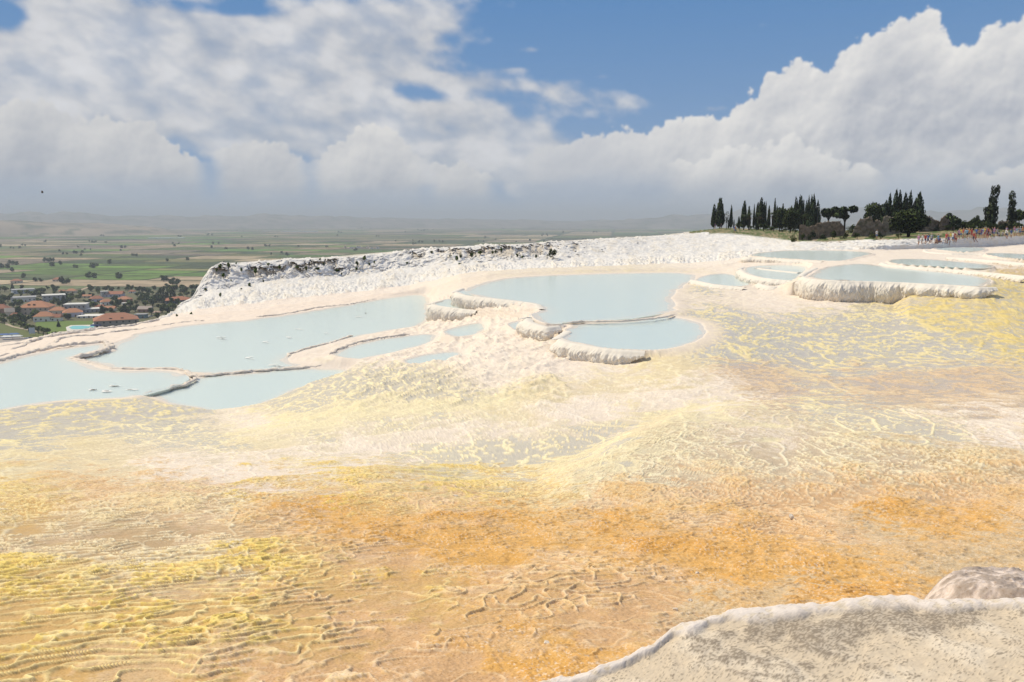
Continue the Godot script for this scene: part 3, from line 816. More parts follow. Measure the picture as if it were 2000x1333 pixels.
# px from, px to, place on the face (11 foot .. 12 lip), half height
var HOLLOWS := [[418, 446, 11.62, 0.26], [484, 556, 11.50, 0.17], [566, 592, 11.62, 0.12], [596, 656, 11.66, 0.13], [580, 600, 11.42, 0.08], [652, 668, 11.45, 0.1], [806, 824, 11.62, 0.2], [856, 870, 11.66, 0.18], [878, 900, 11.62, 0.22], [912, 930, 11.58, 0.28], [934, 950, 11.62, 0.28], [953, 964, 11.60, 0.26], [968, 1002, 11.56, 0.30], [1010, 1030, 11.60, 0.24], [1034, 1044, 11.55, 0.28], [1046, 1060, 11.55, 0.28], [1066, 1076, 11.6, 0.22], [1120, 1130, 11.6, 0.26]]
var knob := Vector2.ZERO

func make_terrain() -> void:
	terrain_noise()
	zone_maps()
	pool_setup()
	var kp := at(1990, 1155, 2.85)
	knob = Vector2(kp.x, kp.z)
	var out := []
	out.resize(NC)
	run(func(i: int): terrain_column(i, out), NC)
	print("terrain columns ", Time.get_ticks_msec())
	var nr := rowv.size()
	var V := PackedVector3Array()
	var C := PackedColorArray()
	for o in out:
		V.append_array(o[0])
		C.append_array(o[1])
	var NN := grid_normals(V, NC, nr)
	# rock as a few pieces of ground; wet pans shine
	var parts := [["terrace_ground", 0.0, 10.0], ["white_hillside", 10.0, 12.0], ["valley_slope", 12.0, 15.0]]
	var rough := NoiseTexture2D.new()
	rough.width = 512
	rough.height = 512
	rough.seamless = true
	rough.noise = fnl(0.03, 77, 5)
	var dry := mat("travertine", Color(1, 1, 1), 0.92, true)
	dry.heightmap_enabled = true
	dry.heightmap_texture = rough
	dry.heightmap_scale = 0.14
	dry.uv1_triplanar = true
	dry.uv1_world_triplanar = true
	dry.uv1_scale = Vector3(1.7, 1.7, 1.7)
	var grain := NoiseTexture2D.new()
	grain.width = 1024
	grain.height = 1024
	grain.seamless = true
	grain.noise = fnl(0.045, 91, 4)
	var gramp := Gradient.new()
	gramp.offsets = PackedFloat32Array([0.0, 0.22, 0.36, 0.6, 1.0])
	gramp.colors = PackedColorArray([Color(0.66, 0.55, 0.45), Color(0.88, 0.84, 0.79), Color(0.98, 0.97, 0.96), Color(1, 1, 1), Color(1, 1, 1)])
	grain.color_ramp = gramp
	dry.albedo_texture = grain
	dry.uv1_scale = Vector3(0.85, 0.85, 0.85)
	var wetm := mat("wet_travertine", Color(1, 1, 1), 0.28, true)
	wetm.metallic_specular = 0.5
	var white := mat("white_travertine", Color(1, 1, 1), 0.92, true)
	white.heightmap_enabled = true
	white.heightmap_texture = rough
	white.heightmap_scale = 4.0
	white.uv1_triplanar = true
	white.uv1_world_triplanar = true
	white.uv1_scale = Vector3(0.35, 0.35, 0.35)
	for p in parts:
		var j0 := 0
		var j1 := nr - 1
		for j in nr:
			if rowv[j] <= p[1] + 0.0001: j0 = j
			if rowv[j] <= p[2] + 0.0001: j1 = j
		var cnt := j1 - j0 + 1
		var v2 := PackedVector3Array()
		var n2 := PackedVector3Array()
		var c2 := PackedColorArray()
		for i in NC:
			v2.append_array(V.slice(i * nr + j0, i * nr + j1 + 1))
			n2.append_array(NN.slice(i * nr + j0, i * nr + j1 + 1))
			c2.append_array(C.slice(i * nr + j0, i * nr + j1 + 1))
		var tri := []
		tri.resize(NC - 1)
		run(func(i: int):
			var d := PackedInt32Array()
			var w := PackedInt32Array()
			for j in cnt - 1:
				var a := i * cnt + j
				var b := a + cnt
				var wt := c2[a].a + c2[b].a + c2[a + 1].a + c2[b + 1].a
				if wt > 1.7: w.append_array([a, a + 1, b, b, a + 1, b + 1])
				else: d.append_array([a, a + 1, b, b, a + 1, b + 1])
			tri[i] = [d, w], NC - 1)
		var di := PackedInt32Array()
		var wi := PackedInt32Array()
		for t in tri:
			di.append_array(t[0])
			wi.append_array(t[1])
		for m in c2.size(): c2[m].a = 1.0
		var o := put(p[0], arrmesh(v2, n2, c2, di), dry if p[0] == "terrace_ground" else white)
		tag(o, "", "", "", "structure")
		if wi.size():
			var o2 := put("wet_terrace_pans", arrmesh(v2, n2, c2, wi), wetm)
			tag(o2, "", "", "", "structure")
	print("terrain done ", Time.get_ticks_msec())

func _ready() -> void:
	# camera, sky, sun, exposure
	var cam := Camera3D.new()
	cam.name = "camera"
	add_child(cam)
	cam.position = Vector3(0, EYE, 0)
	cam.rotation.x = -PITCH
	cam.fov = rad_to_deg(2.0 * atan(666.5 / FOC))
	cam.near = 0.1
	cam.far = 60000.0
	cam.current = true
	var env := Environment.new()
	env.background_mode = Environment.BG_SKY
	var pan := PanoramaSkyMaterial.new()
	pan.panorama = make_sky()
	pan.energy_multiplier = 0.98
	var sky := Sky.new()
	sky.sky_material = pan
	env.sky = sky
	env.tonemap_mode = Environment.TONE_MAPPER_LINEAR
	env.tonemap_exposure = 0.98
	env.sdfgi_enabled = true
	env.ssao_enabled = true
	env.ssil_enabled = true
	env.fog_enabled = true
	env.fog_density = 0.00017
	env.fog_light_color = Color(0.92, 0.96, 1.0)
	var we := WorldEnvironment.new()
	we.name = "environment"
	we.environment = env
	add_child(we)
	var sun := DirectionalLight3D.new()
	sun.name = "sun"
	add_child(sun)
	sun.light_energy = 1.3
	sun.light_color = Color(1.0, 0.95, 0.84)
	sun.light_angular_distance = 0.6
	sun.shadow_enabled = true
	var sd := Vector3(-0.56, 0.79, -0.25)     # towards the sun: high, to the left and a little ahead
	sun.look_at_from_position(Vector3.ZERO, -sd, Vector3.UP)
	print("sky ", Time.get_ticks_msec())
	terrain_lines()
	make_terrain()
	make_water()
	make_rims()
	make_walls()
	make_basin()
	print("pools ", Time.get_ticks_msec())
	make_plain()
	make_hills()
	print("plain ", Time.get_ticks_msec())
	make_protos()
	make_village()
	make_garden()
	make_bluff_shrubs()
	print("plants ", Time.get_ticks_msec())
	make_people()
	make_bird()
	make_small_things()
	print("all ", Time.get_ticks_msec())

# ------------------------------------------------------------------ water, rims and walls of the pools
func flat_mesh(poly: PackedVector2Array, y: float) -> ArrayMesh:
	var t := Geometry2D.triangulate_polygon(poly)
	var v := PackedVector3Array()
	var n := PackedVector3Array()
	for p in poly:
		v.append(Vector3(p.x, y, p.y))
		n.append(Vector3.UP)
	return arrmesh(v, n, PackedColorArray(), t)

func make_water() -> void:
	var top := StandardMaterial3D.new()
	top.resource_name = "water_surface"
	top.albedo_color = Color(0.86, 0.93, 0.93, 0.16)
	top.transparency = BaseMaterial3D.TRANSPARENCY_ALPHA
	top.roughness = 0.08
	top.metallic_specular = 0.35
	top.cull_mode = BaseMaterial3D.CULL_DISABLED
	var rip := NoiseTexture2D.new()
	rip.width = 512
	rip.height = 512
	rip.seamless = true
	rip.noise = fnl(0.02, 31, 3)
	top.heightmap_enabled = true
	top.heightmap_texture = rip
	top.heightmap_scale = 0.35
	top.uv1_triplanar = true
	top.uv1_world_triplanar = true
	top.uv1_scale = Vector3(0.5, 0.5, 0.5)
	var milk := StandardMaterial3D.new()
	milk.resource_name = "milky_water"
	milk.albedo_color = Color(Color(0.82, 0.90, 0.885).linear_to_srgb(), 0.58)
	milk.transparency = BaseMaterial3D.TRANSPARENCY_ALPHA
	milk.roughness = 1.0
	milk.specular_mode = BaseMaterial3D.SPECULAR_DISABLED
	milk.cull_mode = BaseMaterial3D.CULL_DISABLED
	for P in POOLS:
		var poly: PackedVector2Array = P.poly
		var big := Geometry2D.offset_polygon(poly, 0.07, Geometry2D.JOIN_ROUND)
		if big.size(): poly = big[0]
		var o := thing("pool_water", Vector3(0, EYE - P.h, 0))
		tag(o, "", "", "", "structure")
		put("water_surface", flat_mesh(poly, 0.0), top, o)
		for d in [0.03, 0.08, 0.15, 0.24]:
			if d < P.d: put("milky_layer", flat_mesh(poly, -d), milk, o)

func path_px(pts: Array, h: float, step: float, wig := 0.0, sd := 1) -> PackedVector3Array:
	var cv := Curve3D.new()
	cv.bake_interval = step
	var w := PackedVector3Array()
	for p in pts: w.append(at(p[0], p[1], h))
	for i in w.size():
		var tan := (w[mini(i + 1, w.size() - 1)] - w[maxi(i - 1, 0)]) / 6.0
		var lim: float = minf(w[i].distance_to(w[mini(i + 1, w.size() - 1)]) if i < w.size() - 1 else 9.0, w[i].distance_to(w[maxi(i - 1, 0)]) if i > 0 else 9.0) / 2.5
		tan = tan.limit_length(lim)
		cv.add_point(w[i], -tan, tan)
	var b := cv.get_baked_points()
	if wig > 0.0:
		var nz := fnl(0.9, sd, 3)
		for i in b.size(): b[i] += Vector3(nz.get_noise_2d(b[i].x, b[i].z), 0, nz.get_noise_2d(b[i].z + 50.0, b[i].x)) * wig
	return b

func rim_mesh(b: PackedVector3Array, rad: float, sd: int) -> ArrayMesh:
	var nz := fnl(2.6, sd, 3)
	var ns := 9
	var v := PackedVector3Array()
	var c := PackedColorArray()
	for i in b.size():
		var tn := b[mini(i + 1, b.size() - 1)] - b[maxi(i - 1, 0)]
		var side := Vector3(-tn.z, 0, tn.x).normalized()
		var end := minf(1.0, minf(i, b.size() - 1 - i) / 4.0 + 0.15)
		for k in ns:
			var an := PI * (float(k) / (ns - 1)) * 1.2 - 0.1 * PI
			var u := side * cos(an) + Vector3.UP * sin(an) * 0.75
			var q := b[i] + u * rad
			var f := nz.get_noise_3d(q.x, q.y * 2.0, q.z)
			v.append(b[i] + u * rad * end * (0.9 + f * 0.9) - Vector3(0, 0.02, 0))
			var g := 0.70 + 0.10 * f
			c.append(Color(g, g * 0.885, g * 0.765))
	return grid_mesh(v, c, b.size(), ns)

func make_rims() -> void:
	var m := mat("rim_crust", Color(1, 1, 1), 0.9, true)
	var list := [
		[[[138, 699], [165, 707], [190, 714], [215, 721], [280, 721], [345, 722], [372, 730], [385, 735]], 7.80, 0.15, "lumpy beige rim between the two pools by the valley edge"],
		[[[138, 699], [165, 694], [198, 686], [212, 679], [211, 672], [200, 668], [178, 670], [150, 672], [110, 677], [60, 688], [20, 699], [-10, 706], [-90, 724]], 7.74, 0.19, "curled grey beige rim hooking round the pool by the valley edge"],
		[[[385, 735], [430, 731], [480, 726], [560, 720], [640, 714], [700, 709]], 7.92, 0.12, "straight thin rim between the broad pool and the long front pool"],
		[[[385, 737], [365, 750], [330, 758], [300, 764], [282, 771], [278, 776]], 7.86, 0.12, "curved thin rim closing the end of the long front pool"],
		[[[-60, 690], [0, 678], [60, 668], [100, 655], [175, 645], [262, 635], [310, 624]], 8.12, 0.17, "outermost rim of the pink shelf, along the drop to the village"],
		[[[-40, 704], [30, 690], [60, 684], [104, 672], [112, 664], [150, 656], [190, 654], [240, 646], [290, 642], [330, 634], [400, 626]], 7.98, 0.15, "inner rim of the pink shelf, next to the broad pool"],
		[[[0, 690], [40, 677], [62, 666], [95, 657], [140, 650], [180, 649]], 8.02, 0.13, "short middle rim on the pink shelf"],
		[[[500, 619], [560, 613], [620, 601], [680, 595], [735, 584]], 7.9, 0.13, "ragged rim between the broad pool and the foot of the bluff"],
		[[[1106, 630], [1150, 628], [1214, 627], [1270, 623], [1320, 614]], 5.62, 0.10, "thin rim between the wide raised pool and the rounded pool"],
		[[[645, 692], [665, 680], [700, 668], [745, 660], [800, 652]], 7.5, 0.12, "white rim round the shallow grey pool among the cascades"],
		[[[562, 697], [575, 688], [610, 678], [650, 668], [690, 655]], 7.88, 0.10, "pale rim running into the broad pool from the cascades"],
	]
	var k := 0
	for r in list:
		var b := path_px(r[0], r[1], 0.14, 0.18, 40 + k)
		var o := put("pool_rim", rim_mesh(b, r[2], 70 + k), m)
		tag(o, r[3], "rim", "rims of the pools")
		k += 1

func wall(pts: Array, h_top: float, bulge: float, label: String, sd: int) -> void:
	# pts: [px, py of the lip, h of the foot]
	var flat := []
	for p in pts: flat.append([p[0], p[1]])
	var b := path_px(flat, h_top, 0.07)
	var nz := fnl(1.0, sd, 3)
	var fl := fnl(3.2, sd + 1, 3)
	var foots := PackedFloat32Array()
	var marks := PackedFloat32Array()
	var fi := 0
	for p in pts:
		var q := at(p[0], p[1], h_top)
		marks.append(0.0 if marks.is_empty() else marks[marks.size() - 1] + q.distance_to(at(pts[marks.size() - 1][0], pts[marks.size() - 1][1], h_top)))
		foots.append(p[2])
	var prof := [[-0.40, 0.03], [-0.26, -0.01], [-0.14, -0.03], [-0.05, -0.035], [0.03, -0.025], [0.09, 0.01], [0.14, 0.06], [0.18, 0.13]]
	var lower := 18
	var nr := prof.size() + lower
	var v := PackedVector3Array()
	var c := PackedColorArray()
	var run_s := 0.0
	for i in b.size():
		if i > 0: run_s += b[i].distance_to(b[i - 1])
		var tn := b[mini(i + 3, b.size() - 1)] - b[maxi(i - 3, 0)]
		var out := Vector3(-tn.z, 0, tn.x).normalized()
		var cam := Vector3(-b[i].x, 0, -b[i].z)
		if out.dot(cam) < 0.0 and absf(out.dot(cam.normalized())) > 0.02: out = -out
		elif out.dot(cam) < 0.0: out = -out
		# foot height by how far along the lip we are
		while fi < foots.size() - 2 and run_s > marks[fi + 1]: fi += 1
		var foot := lerpf(foots[fi], foots[fi + 1], clampf((run_s - marks[fi]) / (marks[fi + 1] - marks[fi]), 0, 1)) + 0.3
		var endf := smoothstep(0.0, 0.9, run_s) * smoothstep(0.0, 1.1, marks[marks.size() - 1] - run_s)
		var drop := lerpf(0.2, maxf(foot - h_top, 0.15), endf)
		var big := nz.get_noise_2d(run_s * 0.55, 3.0)
		var wav := nz.get_noise_2d(run_s * 1.6, 9.0)
		for k in nr:
			var o := 0.0
			var d := 0.0
			var t := 0.0
			if k < prof.size():
				o = prof[k][0]
				d = prof[k][1]
			else:
				t = float(k - prof.size() + 1) / lower
				d = lerpf(prof[prof.size() - 1][1], drop, t)
				o = 0.2 + bulge * endf * sin(PI * pow(t, 0.75)) * (0.75 + big * 1.1) + wav * 0.12 * t
			var g := fl.get_noise_2d(run_s * 1.0 + 0.15 * sin(d * 5.0), d * 0.35)
			var g2 := fl.get_noise_2d(run_s * 4.0, d * 0.8 + 7.0)
			var amp := smoothstep(0.0, 0.3, d)
			o += (absf(g) * 0.22 + g2 * 0.06) * amp + wav * 0.08
			# drip lobes along the foot
			d += (0.10 * absf(g) + 0.05 * big) * amp * t
			v.append(b[i] + out * o - Vector3(0, d, 0))
			var w := 0.73 + 0.05 * g2
			var cc := Color(w, w * 0.93, w * 0.83)
			cc = cc.lerp(Color(0.62, 0.49, 0.33), clampf(smoothstep(0.0, 0.45, g + 0.4 * big + t * 0.35) * smoothstep(0.35, 0.9, t + 0.5 * g2), 0, 1) * 0.55)
			c.append(cc)
	var o2 := put("terrace_wall", grid_mesh(v, c, b.size(), nr), mat("flowstone", Color(1, 1, 1), 0.8, true))
	tag(o2, label, "terrace wall", "fluted walls holding the pools")

func make_walls() -> void:
	wall([[1596, 524, 4.6], [1575, 534, 5.3], [1568, 541, 5.75], [1580, 545, 5.8], [1610, 548, 5.82], [1650, 549.5, 5.82], [1700, 550.5, 5.82], [1745, 552, 5.75], [1776, 553.5, 5.1], [1830, 557, 5.05], [1872, 559, 5.0], [1912, 562, 4.95], [1945, 562, 4.6]], 4.28, 0.42, "tall bulging cream wall with fluted stalactites holding the high pool", 101)
	wall([[905, 564, 5.9], [893, 569, 6.4], [893, 573, 6.5], [910, 578, 6.52], [950, 583, 6.52], [1000, 588.5, 6.5], [1030, 592, 6.4], [1046, 596, 6.2], [1054, 605, 5.9]], 5.6, 0.2, "long scalloped white wall of the wide raised pool", 103)
	wall([[862, 588, 7.2], [845, 593, 7.85], [844, 596, 7.9], [858, 599, 7.9], [880, 602, 7.6], [905, 605, 7.1], [932, 608, 6.7]], 6.47, 0.22, "short white wall with three hanging lobes beside the broad pool", 105)
	wall([[1458, 500, 4.6], [1456, 502, 4.85], [1478, 503, 4.9], [1524, 506, 4.85], [1570, 509, 4.7], [1606, 511, 4.5]], 4.26, 0.2, "low cream wall of the pool under the ruins slope", 107)
	wall([[1456, 522, 5.0], [1447, 526, 5.2], [1452, 532, 5.3], [1466, 538, 5.35], [1492, 544, 5.3], [1530, 548, 5.25], [1560, 550, 5.2]], 4.76, 0.22, "smooth curved wall of the crescent pool", 109)
	wall([[1480, 551, 5.35], [1484, 555, 5.6], [1502, 560, 5.7], [1540, 561, 5.65], [1562, 561, 5.5]], 5.18, 0.16, "low wall under the thin pool beside the bulging wall", 111)
	wall([[1350, 547, 5.55], [1372, 552, 5.68], [1398, 557, 5.7], [1430, 560, 5.7], [1454, 562, 5.6]], 5.3, 0.14, "low straight lip of the lobed pool", 113)
	wall([[1114, 648, 6.0], [1096, 660, 6.3], [1094, 665, 6.45], [1112, 671, 6.5], [1145, 677, 6.5], [1185, 683, 6.45], [1220, 686, 6.25], [1260, 688, 6.1]], 5.74, 0.18, "grainy rounded white front of the rounded pool", 115)
	wall([[1028, 620, 6.1], [1030, 628, 6.25], [1046, 635, 6.2], [1068, 640, 6.1], [1092, 638, 6.0]], 5.62, 0.2, "small white step between the wide raised pool and the cascades", 117)
	wall([[1722, 513, 4.35], [1732, 517, 4.5], [1762, 520, 4.5], [1800, 523, 4.5], [1860, 527, 4.5], [1930, 533, 4.55], [2010, 541, 4.7]], 4.14, 0.12, "long low wall behind the high pool", 119)
	wall([[1806, 488, 4.7], [1812, 492, 4.8], [1850, 495, 4.8], [1900, 496, 4.8], [1935, 497, 4.75]], 4.48, 0.12, "low cream wall of the crowded wading pool", 121)
	wall([[1505, 523, 4.9], [1480, 524, 4.95], [1520, 529, 4.98], [1560, 533, 4.95]], 4.74, 0.1, "narrow inner lip inside the crescent pool", 123)
	wall([[1850, 503, 4.5], [1900, 506, 4.55], [1960, 511, 4.6], [2040, 518, 4.6]], 4.24, 0.14, "pale wall below the dull pool", 125)

func make_basin() -> void:
	var pts := [[960, 1362], [1000, 1346], [1040, 1333], [1110, 1312], [1200, 1286], [1270, 1250], [1330, 1216], [1400, 1196], [1500, 1181], [1600, 1173], [1700, 1160], [1760, 1160], [1850, 1167], [1930, 1165], [2000, 1165], [2200, 1168], [2500, 1190]]
	var b := path_px(pts, 2.1, 0.0125)
	var nr := 290
	var n1 := fnl(2.2, 201, 3)
	var n2 := fnl(9.0, 202, 4)
	var n3 := fnl(60.0, 203, 3)
	var n4 := fnl(0.9, 204, 3)
	var fib := fnl(48.0, 205, 3)
	var outp := []
	outp.resize(b.size())
	run(func(i: int):
		var v := PackedVector3Array()
		var c := PackedColorArray()
		var p := Vector2(b[i].x, b[i].z)
		var rr := p.length()
		var dir := p / rr
		var wob := n1.get_noise_2d(p.x * 1.5, p.y * 1.5) * 0.035 + n2.get_noise_2d(p.x, p.y) * 0.012
		for k in nr:
			# s: metres inward from the crest of the rim; first rows fall down the outer side
			var s := 0.0
			var drop := 0.0
			if k < 20:
				var t := k / 20.0
				s = -0.20 * (1.0 - t)
				drop = 1.5 * pow(1.0 - t, 2.2)
			else:
				var t := (k - 20.0) / (nr - 21.0)
				s = (rr - 0.9) * (0.35 * t + 0.65 * t * t)
			var q := dir * (rr + wob - s)
			var a := n1.get_noise_2d(q.x, q.y)
			var e := n2.get_noise_2d(q.x, q.y)
			var f := n3.get_noise_2d(q.x, q.y)
			var w := n4.get_noise_2d(q.x + 8.0, q.y)
			var lip := maxf(0.045, 0.08 + 0.07 * a + 0.08 * w)
			var rim := 1.0 - smoothstep(lip * 0.5, lip * 1.6, s)
			var h := 2.14 - 0.022 * rim - s * 0.02 + drop - a * 0.016 - e * 0.006 - f * 0.002
			v.append(Vector3(q.x, EYE - h, q.y))
			var col := Color(0.62, 0.515, 0.385).lerp(Color(0.70, 0.60, 0.47), smoothstep(-0.2, 0.3, a))
			var g := 1.0 + 0.10 * f + 0.05 * e
			col = Color(col.r * g, col.g * g, col.b * g)
			var fb := fib.get_noise_2d(q.x, q.y * 0.8)
			var band := smoothstep(0.05, 0.20, s) * (1.0 - smoothstep(0.40, 0.95, s + a * 0.35 + w * 0.5))
			var patch := smoothstep(0.02, 0.32, w + 0.5 * a + 0.35 * e)
			var cover := clampf(band * 0.62 * smoothstep(-0.35, 0.25, w + a * 0.6) + patch * 0.42, 0.0, 0.8)
			var al := smoothstep(0.30 - cover * 0.55, 0.48 - cover * 0.55, fb + e * 0.45 + f * 0.2)
			col = col.lerp(Color(0.40, 0.335, 0.265), smoothstep(0.2, 0.7, cover + e * 0.3) * 0.6)
			col = col.lerp(Color(0.20, 0.16, 0.12), al * 0.72)
			col = col.lerp(Color(0.74, 0.66, 0.60), rim * smoothstep(-0.5, 0.05, e + f * 0.5) * (1.0 - 0.6 * smoothstep(0.0, 0.25, drop)))
			if drop > 0.1: col = col.lerp(Color(0.66, 0.45, 0.24), smoothstep(0.1, 0.5, drop))
			c.append(Color(clampf(col.r, 0.03, 0.85), clampf(col.g, 0.03, 0.85), clampf(col.b, 0.03, 0.85)))
		outp[i] = [v, c], b.size())
	var V := PackedVector3Array()
	var C := PackedColorArray()
	for o in outp:
		V.append_array(o[0])
		C.append_array(o[1])
	var o2 := put("dry_basin", grid_mesh(V, C, b.size(), nr), mat("basin_crust", Color(1, 1, 1), 0.93, true))
	tag(o2, "dry basin with a white rim and dark speckled algae crust on its tan floor", "basin")
	print("basin columns ", b.size())

# ------------------------------------------------------------------ the plain and its fields
func vp(px: float, py: float) -> Vector3:
	var p := at(px, py, EYE)
	p.y = 0.0
	return p

func quad_into(v: PackedVector3Array, n: PackedVector3Array, c: PackedColorArray, p: Array, nn: Vector3, col: Color) -> void:
	for k in [0, 1, 2, 0, 2, 3]:
		v.append(p[k])
		n.append(nn)
		c.append(col)

func make_plain() -> void:
	var soil := NoiseTexture2D.new()
	soil.width = 512
	soil.height = 512
	soil.seamless = true
	soil.noise = fnl(0.012, 300, 5)
	var ramp := Gradient.new()
	ramp.colors = PackedColorArray([Color(0.72, 0.72, 0.72), Color(1, 1, 1)])
	soil.color_ramp = ramp
	var m := mat("field", Color(1, 1, 1), 0.95, true)
	m.albedo_texture = soil
	m.uv1_triplanar = true
	m.uv1_world_triplanar = true
	m.uv1_scale = Vector3(0.004, 0.004, 0.004)
	var v := PackedVector3Array()
	var n := PackedVector3Array()
	var c := PackedColorArray()
	quad_into(v, n, c, [Vector3(-13000, 0, -250), Vector3(-13000, 0, -17000), Vector3(11000, 0, -17000), Vector3(11000, 0, -250)], Vector3.UP, Color(0.10, 0.125, 0.06))
	var plain := put("plain", arrmesh(v, n, c, PackedInt32Array()), m)
	tag(plain, "", "", "", "structure")
	# fields: rectangles split again and again, larger with distance
	var rng := RandomNumberGenerator.new()
	rng.seed = 2024
	var todo := [[-7600.0, 3400.0, 760.0, 10400.0]]
	var fields := []
	while todo.size():
		var f: Array = todo.pop_back()
		var w: float = f[1] - f[0]
		var d: float = f[3] - f[2]
		var mid: float = (f[2] + f[3]) * 0.5
		var xm: float = (f[0] + f[1]) * 0.5
		var rr := sqrt(mid * mid + xm * xm)
		var lim := 70.0 + rr * 0.055
		if w > lim * 1.9 * rng.randf_range(0.7, 1.6):
			var t := rng.randf_range(0.36, 0.64)
			todo.append([f[0], f[0] + w * t, f[2], f[3]])
			todo.append([f[0] + w * t, f[1], f[2], f[3]])
		elif d > lim * 0.75 * rng.randf_range(0.7, 1.5):
			var t := rng.randf_range(0.36, 0.64)
			todo.append([f[0], f[1], f[2], f[2] + d * t])
			todo.append([f[0], f[1], f[2] + d * t, f[3]])
		else:
			fields.append(f)
	var pal := [Color(0.46, 0.37, 0.24), Color(0.15, 0.26, 0.05), Color(0.115, 0.155, 0.045), Color(0.15, 0.19, 0.06), Color(0.085, 0.12, 0.045), Color(0.36, 0.28, 0.18), Color(0.30, 0.24, 0.165), Color(0.115, 0.21, 0.045), Color(0.065, 0.09, 0.04), Color(0.20, 0.165, 0.125), Color(0.21, 0.205, 0.085), Color(0.13, 0.16, 0.07), Color(0.25, 0.215, 0.12)]
	var turn := 0.13
	var ct := cos(turn)
	var st := sin(turn)
	var shown := []
	for f in fields:
		var g: float = 3.0 + 0.0012 * f[2]
		var p := []
		for q in [[f[0] + g, f[2] + g], [f[0] + g, f[3] - g], [f[1] - g, f[3] - g], [f[1] - g, f[2] + g]]:
			var x: float = q[0] + rng.randf_range(-1, 1) * g
			var z: float = q[1] + rng.randf_range(-1, 1) * g
			p.append(Vector3(x * ct + z * st, 0.3, -(z * ct - x * st)))
		var mid: Vector3 = (p[0] + p[2]) * 0.5
		var q2 := to_px(mid)
		var col: Color = pal[rng.randi() % pal.size()]
		if q2.x > 180 and q2.x < 420 and q2.y > 540 and q2.y < 566: col = Color(0.42, 0.33, 0.22) if rng.randf() < 0.75 else pal[1]
		if q2.x < 330 and q2.y > 520 and q2.y < 545 and rng.randf() < 0.6: col = Color(0.125, 0.205, 0.045)
		var k := rng.randf_range(1.05, 1.5)
		col = Color(col.r * k, col.g * k, col.b * k)
		var r2 := Vector2(mid.x, mid.z).length()
		if q2.y > 563.0 or r2 < 900.0: continue
		if q2.x < -350 or q2.x > 1500: continue
		var area: float = (f[1] - f[0]) * (f[3] - f[2]) / pow(r2, 3.0) * (1.0 if q2.x > 0 and q2.x < 1350 else 0.05)
		shown.append([area, p, col])
	shown.sort_custom(func(a, b): return a[0] > b[0])
	var rv := PackedVector3Array()
	var rn := PackedVector3Array()
	var rc := PackedColorArray()
	for i in shown.size():
		var s: Array = shown[i]
		if i < 290:
			var v1 := PackedVector3Array()
			var n1 := PackedVector3Array()
			var c1 := PackedColorArray()
			# worked in strips
			var strips := 2 + rng.randi() % 5
			for k in strips:
				var a := float(k) / strips
				var b := float(k + 1) / strips
				var P: Array = s[1]
				var tone := rng.randf_range(0.86, 1.1)
				var cc: Color = s[2]
				quad_into(v1, n1, c1, [P[0].lerp(P[3], a), P[1].lerp(P[2], a), P[1].lerp(P[2], b), P[0].lerp(P[3], b)], Vector3.UP, Color(cc.r * tone, cc.g * tone, cc.b * tone))
			put("field", arrmesh(v1, n1, c1, PackedInt32Array()), m, plain)
		else:
			quad_into(rv, rn, rc, s[1], Vector3.UP, s[2])
	if rv.size():
		var o := put("far_fields", arrmesh(rv, rn, rc, PackedInt32Array()), m, plain)
		o.set_meta("kind", "stuff")
	print("fields ", shown.size())

func ridge(called: String, pts: Array, near: float, crest: float, base_h: float, col: Color, sd: int) -> void:
	# pts: skyline [px, py] seen at distance crest
	var nz := fnl(0.0016, sd, 5)
	var A := PackedFloat32Array()
	var Y := PackedFloat32Array()
	for p in pts:
		var d := dirpx(p[0], p[1])
		A.append(atan2(d.x, -d.z))
		Y.append(EYE + d.y / Vector2(d.x, d.z).length() * crest)
	var nc := 260
	var nr := 34
	var v := PackedVector3Array()
	var c := PackedColorArray()
	for i in nc:
		var az := lerpf(A[0], A[A.size() - 1], float(i) / (nc - 1))
		var k := 0
		while k < A.size() - 2 and az > A[k + 1]: k += 1
		var t := smoothstep(0.0, 1.0, (az - A[k]) / (A[k + 1] - A[k]))
		var top := lerpf(Y[k], Y[k + 1], t)
		for j in nr:
			var u := float(j) / (nr - 1)
			var r := lerpf(near, crest * 1.25, u)
			var s := (r - near) / (crest - near)
			var prof := sin(clampf(s, 0, 1) * PI * 0.5) if s < 1.0 else cos((s - 1.0) * 2.2)
			var x := r * sin(az)
			var z := -r * cos(az)
			var f := nz.get_noise_2d(x, z)
			v.append(Vector3(x, base_h - 6.0 + (top - base_h) * prof * (1.0 + 0.55 * f * (1.0 if s < 0.9 else 0.4)), z))
			var g := 1.0 + 0.5 * f
			c.append(Color(col.r * g, col.g * g, col.b * g).lerp(Color(0.11, 0.12, 0.07), smoothstep(0.05, 0.3, nz.get_noise_2d(x * 2.5, z * 2.5))))
	var o := put(called, grid_mesh(v, c, nc, nr), mat("hill", Color(1, 1, 1), 0.95, true))
	tag(o, "", "", "", "structure")

func make_hills() -> void:
	ridge("hill", [[-600, 438], [-300, 432], [0, 431], [60, 430], [130, 433], [185, 435], [215, 437], [260, 441], [300, 443], [340, 448], [420, 452]], 4700.0, 5900.0, 0.0, Color(0.30, 0.24, 0.17), 401)
	ridge("far_hills", [[-700, 424], [-200, 419], [60, 418], [200, 421], [360, 424], [520, 421], [700, 425], [900, 428], [1100, 431], [1300, 432]], 8000.0, 10500.0, 0.0, Color(0.24, 0.21, 0.17), 402)
	ridge("mountain", [[1080, 438], [1200, 430], [1320, 422], [1420, 416], [1550, 413], [1700, 411], [1850, 412], [2000, 411], [2300, 411], [2700, 412]], 7500.0, 9500.0, 0.0, Color(0.22, 0.2, 0.17), 403)

